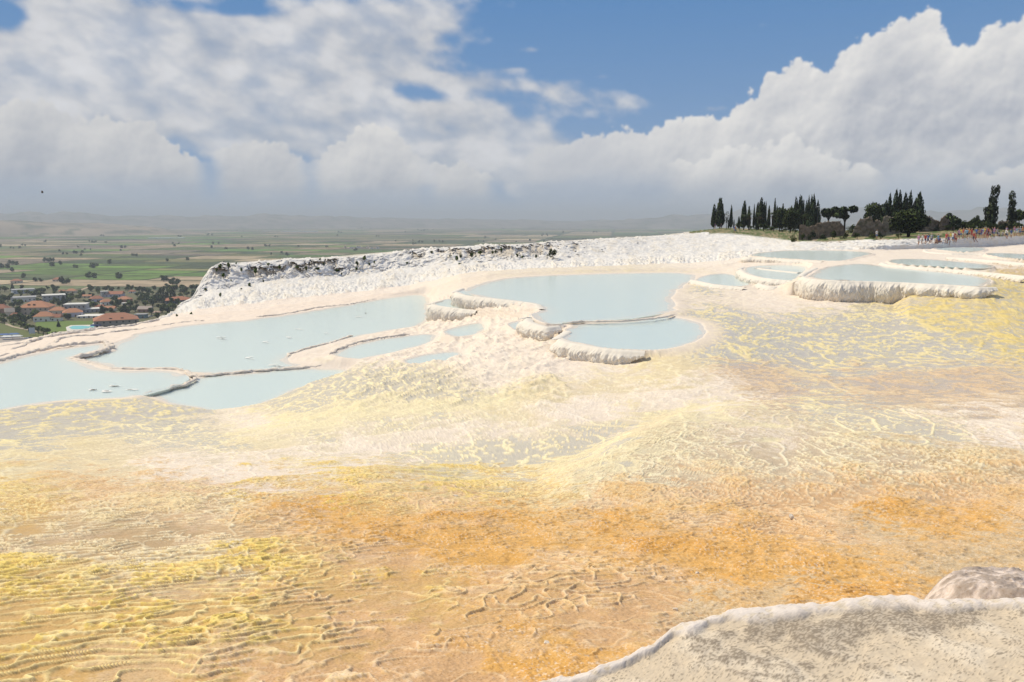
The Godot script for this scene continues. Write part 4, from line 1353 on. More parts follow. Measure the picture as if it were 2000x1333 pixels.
# ------------------------------------------------------------------ plants
var proto := {}
func leaf_mesh(n: int, size: float, sd: int, col: Color, spot: Callable) -> ArrayMesh:
	var rng := RandomNumberGenerator.new()
	rng.seed = sd
	var v := PackedVector3Array()
	var nn := PackedVector3Array()
	var c := PackedColorArray()
	for i in n:
		var pq: Array = spot.call(rng)
		var p: Vector3 = pq[0]
		var out: Vector3 = pq[1]
		var a := Vector3(rng.randfn(), rng.randfn(), rng.randfn()).normalized()
		var b := a.cross(Vector3(rng.randfn(), rng.randfn(), rng.randfn())).normalized()
		var s := size * rng.randf_range(0.6, 1.4)
		var g := rng.randf_range(0.7, 1.3)
		var cc := Color(col.r * g, col.g * g, col.b * g * rng.randf_range(0.7, 1.1))
		var fn := (out + a.cross(b) * 0.35).normalized()
		for q in [p + a * s, p - a * s * 0.6 + b * s * 0.8, p - a * s * 0.6 - b * s * 0.8]:
			v.append(q)
			nn.append(fn)
			c.append(cc)
	return arrmesh(v, nn, c, PackedInt32Array())

func in_blobs(bl: Array) -> Callable:     # [centre, radii]
	var wsum := 0.0
	for b in bl: wsum += b[1].x * b[1].y * b[1].z
	return func(rng: RandomNumberGenerator) -> Array:
		var pick := rng.randf() * wsum
		var bb: Array = bl[0]
		for b in bl:
			bb = b
			pick -= b[1].x * b[1].y * b[1].z
			if pick <= 0.0: break
		var d := Vector3(rng.randfn(), rng.randfn(), rng.randfn()).normalized()
		var r := pow(rng.randf(), 0.30)
		return [bb[0] + d * r * bb[1], (d / bb[1]).normalized()]

func spindle(w0: float, low: float, fat: float, rag: float) -> Callable:     # a pointed column of height 1
	return func(rng: RandomNumberGenerator) -> Array:
		var t := 1.0 - sqrt(rng.randf())
		t = clampf(t, 0.0, 1.0)
		var rad := w0 * pow(1.0 - t, fat) * minf(1.0, pow(t * 6.0 + 0.25, 0.7))
		var an := rng.randf() * TAU
		rad *= (1.0 + rag * sin(an * 3.0 + t * 19.0) + rag * sin(an * 5.0 - t * 43.0)) * pow(rng.randf(), 0.35)
		var o := Vector3(cos(an), 0.25, sin(an))
		return [Vector3(cos(an) * rad, lerpf(low, 1.0, t), sin(an) * rad), o.normalized()]

func tube(pts: Array, seg := 7) -> ArrayMesh:      # [Vector3, radius]
	var v := PackedVector3Array()
	var nn := PackedVector3Array()
	var idx := PackedInt32Array()
	for i in pts.size():
		var d: Vector3 = (pts[mini(i + 1, pts.size() - 1)][0] - pts[maxi(i - 1, 0)][0]).normalized()
		var x := d.cross(Vector3(0.31, 0.2, 0.93)).normalized()
		var y := d.cross(x)
		for k in seg:
			var an := TAU * k / seg
			var u := x * cos(an) + y * sin(an)
			v.append(pts[i][0] + u * pts[i][1])
			nn.append(u)
	for i in pts.size() - 1:
		for k in seg:
			var a := i * seg + k
			var b := i * seg + (k + 1) % seg
			idx.append_array([a, b, a + seg, b, b + seg, a + seg])
	return arrmesh(v, nn, PackedColorArray(), idx)

func join(ms: Array) -> ArrayMesh:
	var st := SurfaceTool.new()
	for m in ms: st.append_from(m, 0, Transform3D())
	return st.commit()

func frond_mesh(sd: int) -> ArrayMesh:      # fan palm head
	var rng := RandomNumberGenerator.new()
	rng.seed = sd
	var v := PackedVector3Array()
	var nn := PackedVector3Array()
	var c := PackedColorArray()
	for i in 46:
		var an := rng.randf() * TAU
		var el := rng.randf_range(-0.7, 1.3)
		var d := Vector3(cos(an) * cos(el), sin(el), sin(an) * cos(el))
		var side := d.cross(Vector3.UP).normalized()
		var len := rng.randf_range(0.36, 0.5)
		var g := rng.randf_range(0.75, 1.25)
		var col := Color(0.085 * g, 0.11 * g, 0.045 * g) if el > -0.3 else Color(0.19 * g, 0.15 * g, 0.08 * g)
		for k in 7:
			var w := side * (k - 3.0) * 0.07
			var tip := d * len + w * 1.6 + Vector3(0, -0.10 * absf(k - 3.0) * 0.33, 0)
			var base := d * len * 0.35
			for q in [base, tip + side * 0.012, tip - side * 0.012]:
				v.append(Vector3(0, 0.78, 0) + q * Vector3(1, 0.5, 1))
				nn.append((d + Vector3.UP * 0.4).normalized())
				c.append(col)
	return arrmesh(v, nn, c, PackedInt32Array())

func make_protos() -> void:
	var lm := mat("leaf", Color(1, 1, 1), 0.85, true)
	lm.backlight_enabled = true
	lm.backlight = Color(0.10, 0.12, 0.04)
	var bark := mat("bark", Color(0.12, 0.09, 0.065), 0.95)
	var tr := [tube([[Vector3(0, -0.05, 0), 0.045], [Vector3(0.01, 0.3, 0), 0.03], [Vector3(0, 0.8, 0), 0.012]])]
	var limbs := join([tube([[Vector3(0, -0.05, 0), 0.05], [Vector3(0.01, 0.25, 0), 0.036], [Vector3(0, 0.45, 0.01), 0.028]]), tube([[Vector3(0, 0.35, 0), 0.024], [Vector3(0.15, 0.6, 0.05), 0.01]]), tube([[Vector3(0, 0.38, 0), 0.024], [Vector3(-0.16, 0.62, -0.04), 0.01]]), tube([[Vector3(0, 0.42, 0), 0.022], [Vector3(0.02, 0.75, -0.1), 0.008]])])
	var dk := Color(0.054, 0.08, 0.036)
	var P := proto
	P.cypress = []
	for k in 3: P.cypress.append([leaf_mesh(2000, 0.052, 500 + k, dk, spindle(0.5, 0.10, 0.55, 0.07)), tr[0]])
	P.conifer = []
	for k in 3: P.conifer.append([leaf_mesh(1900, 0.055, 510 + k, Color(0.05, 0.08, 0.042), spindle(0.68, 0.04, 0.75, 0.18)), tr[0]])
	P.pine = []
	for k in 2:
		var r := RandomNumberGenerator.new()
		r.seed = 30 + k
		var bl := []
		for i in 9: bl.append([Vector3(r.randf_range(-0.33, 0.33), r.randf_range(0.55, 0.86), r.randf_range(-0.3, 0.3)), Vector3(0.17, 0.10, 0.17) * r.randf_range(0.8, 1.25)])
		P.pine.append([leaf_mesh(1900, 0.042, 520 + k, Color(0.05, 0.078, 0.034), in_blobs(bl)), limbs])
	P.dome = []
	for k in 2:
		var r := RandomNumberGenerator.new()
		r.seed = 40 + k
		var bl := [[Vector3(0, 0.52, 0), Vector3(0.42, 0.42, 0.42)]]
		for i in 12:
			var an := r.randf() * TAU
			bl.append([Vector3(cos(an) * 0.34, r.randf_range(0.25, 0.8), sin(an) * 0.34), Vector3(0.16, 0.15, 0.16)])
		P.dome.append([leaf_mesh(3600, 0.034, 530 + k, Color(0.062, 0.09, 0.032), in_blobs(bl)), tr[0]])
	P.broad = []
	for k in 5:
		var r := RandomNumberGenerator.new()
		r.seed = 50 + k
		var bl := []
		for i in 8:
			var an := r.randf() * TAU
			bl.append([Vector3(cos(an) * r.randf_range(0.05, 0.3), r.randf_range(0.38, 0.82), sin(an) * r.randf_range(0.05, 0.3)), Vector3(0.2, 0.17, 0.2) * r.randf_range(0.7, 1.15)])
		var tint: Color = [Color(0.105, 0.16, 0.055), Color(0.075, 0.12, 0.048), Color(0.16, 0.22, 0.06), Color(0.085, 0.125, 0.062), Color(0.125, 0.17, 0.07)][k]
		P.broad.append([leaf_mesh(760, 0.062, 540 + k, tint, in_blobs(bl)), limbs])
	P.field = []
	for k in 3:
		var r := RandomNumberGenerator.new()
		r.seed = 90 + k
		var bl := []
		for i in 6:
			var an := r.randf() * TAU
			bl.append([Vector3(cos(an) * r.randf_range(0.05, 0.25), r.randf_range(0.25, 0.75), sin(an) * r.randf_range(0.05, 0.25)), Vector3(0.26, 0.24, 0.26) * r.randf_range(0.7, 1.1)])
		P.field.append([leaf_mesh(260, 0.10, 545 + k, [Color(0.08, 0.12, 0.045), Color(0.065, 0.105, 0.04), Color(0.10, 0.145, 0.05)][k], in_blobs(bl)), tr[0]])
	P.poplar = []
	for k in 2:
		var r := RandomNumberGenerator.new()
		r.seed = 60 + k
		var bl := []
		for i in 15:
			var t := i / 14.0
			bl.append([Vector3(r.randf_range(-0.12, 0.12) * (1.1 - t) + 0.14 * t * t, 0.14 + 0.8 * t, r.randf_range(-0.12, 0.12) * (1.1 - t)), Vector3(0.33, 0.10, 0.33) * (1.1 - 0.5 * t) * r.randf_range(0.75, 1.1)])
		P.poplar.append([leaf_mesh(1500, 0.045, 550 + k, Color(0.055, 0.075, 0.042), in_blobs(bl)), tr[0]])
	P.sparse = [[leaf_mesh(260, 0.035, 560, Color(0.06, 0.075, 0.04), in_blobs([[Vector3(0, 0.6, 0), Vector3(0.35, 0.34, 0.35)], [Vector3(0.1, 0.4, 0), Vector3(0.3, 0.15, 0.3)]])), limbs]]
	P.shrub = []
	for k in 4:
		var r := RandomNumberGenerator.new()
		r.seed = 70 + k
		var bl := []
		for i in 7:
			var an := r.randf() * TAU
			bl.append([Vector3(cos(an) * 0.25, r.randf_range(0.25, 0.75), sin(an) * 0.25), Vector3(0.24, 0.24, 0.24) * r.randf_range(0.7, 1.1)])
		P.shrub.append([leaf_mesh(420, 0.055, 570 + k, [Color(0.055, 0.085, 0.03), Color(0.075, 0.11, 0.038), Color(0.05, 0.075, 0.038), Color(0.095, 0.115, 0.04)][k], in_blobs(bl)), tube([[Vector3(0, -0.1, 0), 0.05], [Vector3(0.03, 0.5, 0), 0.02]])])
	P.palm = [[frond_mesh(580), tube([[Vector3(0, -0.05, 0), 0.075], [Vector3(0.01, 0.4, 0), 0.06], [Vector3(0, 0.8, 0), 0.065]])]]
	P.tuft = [[leaf_mesh(110, 0.13, 590, Color(0.11, 0.17, 0.055), in_blobs([[Vector3(0, 0.45, 0), Vector3(0.4, 0.4, 0.4)]])), tube([[Vector3(0, -0.3, 0), 0.07], [Vector3(0.02, 0.4, 0), 0.03]], 5)]]

func plant(kind: String, called: String, where: Vector3, w: float, h: float, label: String, category: String, group := "", k := 0, turn := 0.0) -> Node3D:
	var o := thing(called, where, turn)
	var p: Array = proto[kind][k % proto[kind].size()]
	o.scale = Vector3(w, h, w)
	put("crown", p[0], mats.leaf, o)
	put("trunk", p[1], mats.bark, o)
	tag(o, label, category, group)
	return o

# ------------------------------------------------------------------ buildings of the valley
func box_into(v: PackedVector3Array, n: PackedVector3Array, lo: Vector3, hi: Vector3) -> void:
	var c := PackedColorArray()
	var P := func(x, y, z): return Vector3(hi.x if x else lo.x, hi.y if y else lo.y, hi.z if z else lo.z)
	quad_into(v, n, c, [P.call(0, 0, 1), P.call(0, 1, 1), P.call(1, 1, 1), P.call(1, 0, 1)], Vector3(0, 0, 1), Color.WHITE)
	quad_into(v, n, c, [P.call(1, 0, 0), P.call(1, 1, 0), P.call(0, 1, 0), P.call(0, 0, 0)], Vector3(0, 0, -1), Color.WHITE)
	quad_into(v, n, c, [P.call(1, 0, 1), P.call(1, 1, 1), P.call(1, 1, 0), P.call(1, 0, 0)], Vector3(1, 0, 0), Color.WHITE)
	quad_into(v, n, c, [P.call(0, 0, 0), P.call(0, 1, 0), P.call(0, 1, 1), P.call(0, 0, 1)], Vector3(-1, 0, 0), Color.WHITE)
	quad_into(v, n, c, [P.call(0, 1, 1), P.call(0, 1, 0), P.call(1, 1, 0), P.call(1, 1, 1)], Vector3.UP, Color.WHITE)
	quad_into(v, n, c, [P.call(0, 0, 0), P.call(0, 0, 1), P.call(1, 0, 1), P.call(1, 0, 0)], Vector3.DOWN, Color.WHITE)

func box(lo: Vector3, hi: Vector3) -> ArrayMesh:
	var v := PackedVector3Array()
	var n := PackedVector3Array()
	box_into(v, n, lo, hi)
	return arrmesh(v, n, PackedColorArray(), PackedInt32Array())

func hip(w: float, d: float, y: float, rise: float, inset: float) -> ArrayMesh:      # inset 0 is a gable
	var e := 0.5
	var x := w * 0.5 + e
	var z := d * 0.5 + e
	var a := Vector3(-x, y, z)
	var b := Vector3(x, y, z)
	var c := Vector3(x, y, -z)
	var f := Vector3(-x, y, -z)
	var r0 := Vector3(-x + inset, y + rise, 0)
	var r1 := Vector3(x - inset, y + rise, 0)
	var v := PackedVector3Array()
	for t in [[a, r0, r1], [a, r1, b], [c, r1, r0], [c, r0, f], [f, r0, a], [b, r1, c], [a, b, c], [a, c, f]]: v.append_array(t)
	var st := SurfaceTool.new()
	st.begin(Mesh.PRIMITIVE_TRIANGLES)
	st.set_smooth_group(-1)
	for q in v: st.add_vertex(q)
	st.generate_normals()
	return st.commit()

func house(called: String, px: float, py: float, wpx: float, hpx: float, wall_c: Color, roof_c: Color, style: String, label: String, group := "", deep := 0.8) -> Node3D:
	var p := vp(px, py)
	var s := p.length() / FOC * 1.0
	s = Vector2(p.x, p.z).length() / FOC
	var w := wpx * s
	var h := hpx * s
	var d := w * deep
	var o := thing(called, p, atan2(-p.x, -p.z) * 0.8 + 0.25 * sin(px * 1.7))
	tag(o, label, "building", group)
	var key := "plaster_%d_%d" % [int(wall_c.r * 100), int(wall_c.b * 100)]
	var wm := mat(key, wall_c, 0.9)
	var tiles := mat("roof_%d_%d" % [int(roof_c.r * 100), int(roof_c.g * 100)], roof_c, 0.85)
	var eave := h * (0.56 if style != "flat" else 0.92)
	put("wall", box(Vector3(-w / 2, -1.0, -d / 2), Vector3(w / 2, eave, d / 2)), wm, o)
	var roof: MeshInstance3D
	if style == "flat":
		roof = put("roof", box(Vector3(-w / 2 - 0.4, eave, -d / 2 - 0.4), Vector3(w / 2 + 0.4, h, d / 2 + 0.4)), tiles, o)
	elif style == "gable":
		roof = put("roof", hip(w, d, eave - 0.01, h - eave, 0.0), tiles, o)
	else:
		roof = put("roof", hip(w, d, eave - 0.01, h - eave, d * 0.45), tiles, o)
	if style != "flat" and int(px) % 3 == 0:
		put("chimney", box(Vector3(w * 0.18, h * 0.7, -0.5), Vector3(w * 0.18 + 0.8, h * 1.05, 0.4)), wm, roof)
	var glass := mat("dark_glass", Color(0.035, 0.04, 0.05), 0.2)
	var nw := clampi(int(w / 3.6), 1, 7)
	var fl := clampi(int(eave / 2.7), 1, 3)
	for f in fl:
		for k in nw:
			var cx := -w / 2 + w * (k + 0.5) / nw
			var cy := eave * (f + 0.5) / fl
			if f == 0 and k == nw / 2:
				put("door", box(Vector3(cx - 0.6, -0.2, d / 2), Vector3(cx + 0.6, 2.2, d / 2 + 0.06)), mat("door_wood", Color(0.12, 0.07, 0.04), 0.7), o)
			else:
				put("window", box(Vector3(cx - 0.65, cy - 0.6, d / 2), Vector3(cx + 0.65, cy + 0.65, d / 2 + 0.05)), glass, o)
	return o

func make_village() -> void:
	var orange := Color(0.45, 0.215, 0.125)
	var red := Color(0.35, 0.15, 0.095)
	var brown := Color(0.36, 0.15, 0.09)
	var white := Color(0.72, 0.70, 0.66)
	var lilac := Color(0.50, 0.48, 0.55)
	var cream := Color(0.62, 0.54, 0.43)
	var grey := Color(0.36, 0.36, 0.37)
	var brick := Color(0.36, 0.20, 0.14)
	var pale := Color(0.66, 0.65, 0.62)
	# the restaurant with its dormers and awning
	var R := house("restaurant", 227, 637.5, 70, 24, Color(0.30, 0.27, 0.24), Color(0.38, 0.175, 0.11), "hip", "large hipped tile roof restaurant with two dark dormers beside the parasols", "", 0.7)
	var sc := Vector2(R.position.x, R.position.z).length() / FOC
	for dx in [-9.0, 9.0]:
		var dm := put("dormer", box(Vector3(dx * sc - 1.0, 13.5 * sc, 12.0 * sc), Vector3(dx * sc + 1.0, 17.0 * sc, 20.0 * sc)), mats["door_wood"], R)
		put("pane", box(Vector3(dx * sc - 0.7, 14.2 * sc, 20.0 * sc), Vector3(dx * sc + 0.7, 16.4 * sc, 20.0 * sc + 0.05)), mats["dark_glass"], dm)
	put("awning", box(Vector3(-41 * sc, 6.0 * sc, 18 * sc), Vector3(-24 * sc, 7.2 * sc, 28 * sc)), mat("blue_canvas", Color(0.04, 0.08, 0.32), 0.8), R)
	var B := house("hotel", 73, 613, 46, 22, Color(0.52, 0.42, 0.33), orange, "hip", "big orange hipped roof house with two small dormers among trees", "", 0.8)
	sc = Vector2(B.position.x, B.position.z).length() / FOC
	for dx in [-8.0, 0.0]:
		put("dormer", box(Vector3(dx * sc - 0.9, 14.5 * sc, 8.0 * sc), Vector3(dx * sc + 0.9, 17.5 * sc, 13.0 * sc)), mats["door_wood"], B)
	var list := [
		[114, 614, 25, 13, cream, orange, "hip", "orange roofed house just right of the big hotel roof"],
		[142, 619, 30, 15, lilac, orange, "hip", "pale lilac two storey house with a broad orange hip roof behind the lawn"],
		[87, 628, 30, 17, white, orange, "hip", "white house with orange roof at the lawn's edge below the hotel"],
		[110, 628, 16, 13, white, red, "gable", "small white gabled house beside the lawn"],
		[37, 612, 18, 10, cream, orange, "hip", "small orange roof house left of the hotel"],
		[31, 626, 18, 13, lilac, red, "hip", "small red roofed house over the bright green trees"],
		[3, 612, 22, 15, brick, red, "hip", "red brick house at the end of the village street"],
		[19, 619, 13, 15, cream, Color(0.5, 0.42, 0.34), "gable", "cream gable end house between two red roofs"],
		[150, 611, 34, 16, grey, pale, "flat", "grey concrete block with flat pale roof slabs"],
		[182, 610, 28, 7, grey, white, "flat", "long low building with a white flat roof"],
		[213, 608, 20, 9, cream, orange, "gable", "orange gabled roof behind the restaurant"],
		[195, 603, 13, 7, cream, red, "gable", "small red gable behind the white flat roof"],
		[243, 591, 22, 11, brick, orange, "hip", "brick house with orange hip roof standing free above the restaurant"],
		[208, 596, 19, 11, white, orange, "hip", "white house with a stepped orange roof"],
		[189, 590, 21, 11, lilac, red, "hip", "lilac walled house with a dull red roof"],
		[170, 582, 13, 6, cream, orange, "gable", "small bright orange gable among treetops"],
		[224, 580, 28, 10, lilac, red, "gable", "long lilac house row with red roofs at the village edge"],
		[204, 581, 11, 11, grey, white, "flat", "grey block with a white rooftop at the village edge"],
		[258, 573, 10, 6, white, red, "hip", "small red roof at the far side of the village"],
		[139, 573, 15, 8, cream, orange, "hip", "orange hip roof beside the field track"],
		[121, 573, 8, 6, cream, orange, "gable", "tiny orange gable next to dark trees"],
		[105, 588, 34, 11, grey, pale, "flat", "long grey block with a raised stair tower"],
		[46, 589, 36, 8, pale, grey, "flat", "low pale building with grey flat roofs in the trees"],
		[45, 573, 32, 7, Color(0.40, 0.44, 0.50), grey, "flat", "long blue grey shed in front of the green field"],
		[113, 550, 15, 7, cream, red, "hip", "lone red roofed farmhouse among field trees"],
		[32, 553, 15, 7, cream, red, "hip", "lone red roofed farmhouse behind the dark grove"],
		[284, 610, 22, 11, brick, Color(0.40, 0.33, 0.29), "gable", "grey pink barn roof near the foot of the bluff"],
		[348, 592, 46, 12, Color(0.10, 0.11, 0.13), brown, "hip", "wide brown roofed hall with dark walls below the bluff"],
		[276, 622, 18, 8, Color(0.17, 0.25, 0.27), grey, "flat", "low teal grey shed beside the restaurant"],
		[305, 613, 14, 5, cream, Color(0.45, 0.33, 0.26), "gable", "low brown roof under the edge of the bluff"],
		[245, 597, 12, 5, white, white, "flat", "small white flat roof in the trees above the restaurant"],
		[180, 620, 40, 4, white, white, "flat", "long white garden wall building behind the lawn"],
	]
	for a in list: house("house", a[0], a[1], a[2], a[3], a[4], a[5], a[6], a[7], "houses of the village")
	# far hamlet and greenhouses on the plain
	var rng := RandomNumberGenerator.new()
	rng.seed = 9
	for k in 11:
		house("farm_building", 674 + k * 6.4, 487.5 - rng.randf() * 3.0, rng.randf_range(4.0, 7.5), rng.randf_range(2.6, 4.0), white if k % 3 else cream, Color(0.48, 0.33, 0.27), "hip" if k % 2 else "flat", "white or red roofed building of the hamlet far out among the fields", "far hamlet buildings")
	for g in [[586, 453.2, 64, 1.4], [520, 452.0, 12, 1.0], [325, 466.0, 60, 1.2]]:
		house("greenhouse", g[0], g[1], g[2], g[3], Color(0.72, 0.75, 0.76), Color(0.74, 0.77, 0.78), "flat", "long white strip of plastic greenhouses far out on the plain", "far greenhouses", 0.3)
	# lawn, garden path, parking place
	var sheet := func(called: String, pts: Array, y: float, col: Color):
		var poly := PackedVector2Array()
		for p in pts:
			var w := vp(p[0], p[1])
			poly.append(Vector2(w.x, w.z))
		var o: Node = put(called, flat_mesh(poly, y), mat(called, col, 0.95))
		tag(o, "", "", "", "structure")
	sheet.call("village_ground", [[-300, 600], [-300, 563], [200, 566], [400, 568], [480, 600], [420, 690], [-300, 720]], 0.35, Color(0.13, 0.125, 0.07))
	sheet.call("lawn", [[68, 637], [70, 628], [180, 628], [182, 640], [130, 652], [95, 655]], 0.5, Color(0.13, 0.19, 0.045))
	sheet.call("lawn_edge", [[-60, 662], [-60, 634], [20, 632], [66, 650], [110, 658], [60, 676], [-60, 690]], 0.42, Color(0.125, 0.145, 0.05))
	sheet.call("garden_path", [[8, 633], [13, 632.5], [26, 639], [72, 648.5], [70, 650.5], [24, 641], [10, 636]], 0.6, Color(0.44, 0.36, 0.27))
	sheet.call("parking_ground", [[-60, 668], [-60, 655], [40, 660], [62, 662], [60, 690], [-60, 700]], 0.55, Color(0.36, 0.32, 0.29))
	sheet.call("field_track", [[155, 568], [157, 566], [172, 561], [186, 557.5], [187, 558.5], [174, 562.5], [162, 567]], 0.5, Color(0.44, 0.35, 0.25))
	sheet.call("pool_deck", [[128, 641], [138, 637], [186, 636], [188, 643], [150, 650], [130, 648]], 0.62, Color(0.66, 0.63, 0.58))
	sheet.call("swimming_pool_water", [[134, 641.5], [142, 638.6], [160, 638.2], [172, 639.5], [183, 638.2], [184, 641.5], [158, 645], [140, 645]], 0.75, Color(0.20, 0.50, 0.54))
	# parasols by the restaurant
	var pc := [Color(0.75, 0.73, 0.68), Color(0.70, 0.50, 0.06), Color(0.70, 0.65, 0.52), Color(0.55, 0.09, 0.06), Color(0.06, 0.14, 0.42), Color(0.20, 0.34, 0.62), Color(0.62, 0.10, 0.08)]
	var pn := ["white", "yellow", "cream", "dark red", "navy blue", "light blue", "bright red"]
	var px := [185, 194.5, 202, 209, 217, 227, 235]
	for k in 7:
		var w := vp(px[k], 638.5 - k * 0.25)
		var o := thing("parasol", w)
		var cone := CylinderMesh.new()
		cone.top_radius = 0.05
		cone.bottom_radius = 1.9
		cone.height = 0.9
		cone.radial_segments = 8
		cone.rings = 1
		var cm := put("canopy", cone, mat("canvas_%d" % k, pc[k], 0.85), o)
		cm.position.y = 3.0
		put("pole", tube([[Vector3(0, -0.2, 0), 0.05], [Vector3(0, 3.3, 0), 0.05]], 6), mat("pole_metal", Color(0.5, 0.5, 0.5), 0.4), o)
		tag(o, pn[k] + " parasol on the restaurant terrace", "parasol", "parasols of the restaurant")
	# sign board, market stalls, cars
	var sb := thing("billboard", vp(62.5, 656), 0.3)
	put("panel", box(Vector3(-2.0, 1.6, -0.08), Vector3(2.0, 6.0, 0.08)), mat("sign_face", Color(0.52, 0.55, 0.62), 0.6), sb)
	for dx in [-1.6, 1.6]: put("post", box(Vector3(dx - 0.1, -0.2, -0.1), Vector3(dx + 0.1, 1.6, 0.1)), mats["pole_metal"], sb)
	tag(sb, "pale blank looking billboard beside the garden path", "billboard")
	var stall_c := [Color(0.08, 0.15, 0.36), Color(0.10, 0.18, 0.38), Color(0.70, 0.70, 0.70), Color(0.66, 0.66, 0.64)]
	for k in 4:
		var w := vp([8, 27, 14, 33][k], [661, 660, 665, 664][k])
		var o := thing("market_stall", w, 0.2)
		put("roof", hip(6.0, 3.2, 2.6, 0.9, 1.2), mat("stall_%d" % k, stall_c[k], 0.8), o)
		for sx in [-2.7, 2.7]:
			for sz in [-1.4, 1.4]: put("post", box(Vector3(sx - 0.06, -0.1, sz - 0.06), Vector3(sx + 0.06, 2.6, sz + 0.06)), mats["pole_metal"], o)
		put("counter", box(Vector3(-2.4, 0, 0.6), Vector3(2.4, 1.0, 1.3)), mats["pole_metal"], o)
		tag(o, "blue roofed stall on the parking ground" if k < 2 else "white roofed stall on the parking ground", "stall", "stalls on the parking ground")
	var cc := [Color(0.7, 0.7, 0.7), Color(0.12, 0.13, 0.15), Color(0.45, 0.46, 0.48)]
	for k in 3:
		car(vp([50, 57, 293][k], [663.5, 662.5, 619.5][k]), [0.3, 0.2, 0.9][k], cc[k], ["white car parked past the market stalls", "dark car parked past the market stalls", "white grey car on the lane under the bluff"][k])
	# trees of the village
	var spots := []
	for k in 1100:
		if spots.size() >= 285: break
		var q := Vector2(rng.randf_range(-80, 400), rng.randf_range(566, 652))
		if q.y > 626 and q.x > 66: continue
		if q.y > 636: continue
		var bad := false
		for a in list:
			if absf(q.x - a[0]) < a[2] * 0.5 + 2.0 and q.y > a[1] - a[3] * 0.7 and q.y < a[1] + 2.5: bad = true
		for a in [[227, 637, 74, 26], [73, 613, 50, 24]]:
			if absf(q.x - a[0]) < a[2] * 0.5 + 2.0 and q.y > a[1] - a[3] * 0.7 and q.y < a[1] + 5.0: bad = true
		if bad: continue
		spots.append(q)
	for q in spots:
		var hh := rng.randf_range(4.5, 9.0)
		var kt := rng.randi() % 5
		var size: String = "tall" if hh > 7.5 else ("low" if hh < 5.8 else "medium")
		plant("broad", "village_tree", vp(q.x, q.y), hh * rng.randf_range(0.9, 1.3), hh, "%s %s leafy tree among the village houses" % [size, ["mid green", "dark green", "yellow green", "grey green", "olive green"][kt]], "tree", "garden trees of the village", kt, rng.randf() * TAU)
	for q in [[40, 641], [48, 644], [55, 648], [64, 650], [75, 652], [84, 654], [92, 655], [32, 632], [26, 636], [20, 630]]:
		plant("broad", "village_tree", vp(q[0], q[1]), 7.0, 6.5, "bright green tree in the row along the garden path", "tree", "bright trees along the garden path", 2, q[0])
	for q in [[105, 653], [113, 654], [121, 654.5], [129, 653], [137, 651.5], [146, 650.5]]:
		plant("shrub", "hedge_shrub", vp(q[0], q[1]), 4.0, 2.4, "round dark shrub beside the swimming pool", "shrub", "shrubs by the swimming pool", int(q[0]), q[0])
	for q in [[199, 617, 3.5, 10.0], [243, 612, 6.5, 9.0], [114, 640, 2.4, 5.5], [24, 570, 4.0, 11.0], [124, 594, 4.5, 9.0]]:
		plant("conifer", "conifer", vp(q[0], q[1]), q[2], q[3], "dark pointed conifer rising above the village roofs", "tree", "conifers of the village", int(q[0]))
	for k in 9:
		plant("poplar", "poplar_tree", vp(305 + k * 4.7, 592 - (k % 3) * 1.2), 4.2, 11.0 + (k % 4) * 1.3, "slim poplar in the row beside the brown roofed hall", "tree", "row of poplars at the village edge", k, k * 2.0)
	# trees scattered over the fields
	var n := 0
	for k in 2000:
		if n >= 125: break
		var t := rng.randf()
		var y := 447.0 + 115.0 * pow(t, 1.9)
		var x := rng.randf_range(-30, 1250) if y < 480 else rng.randf_range(-30, 700)
		if y > 500 and x > 430: continue
		if y > 520 and x > 390: continue
		if y > 476 and x > 830: continue
		n += 1
		var s := rng.randf_range(0.8, 1.5) * (1.0 + 0.4 * smoothstep(480, 450, y))
		plant("field", "field_tree", vp(x, y), 9.0 * s, 7.5 * s, "dark green tree standing alone between the fields", "tree", "trees scattered over the plain", rng.randi(), rng.randf() * TAU)
		for c in rng.randi() % 2:
			plant("field", "field_tree", vp(x + rng.randf_range(3, 12), y + rng.randf_range(-0.5, 0.5)), 8.0 * s, 6.5 * s, "dark green tree standing alone between the fields", "tree", "trees scattered over the plain", rng.randi(), rng.randf() * TAU)

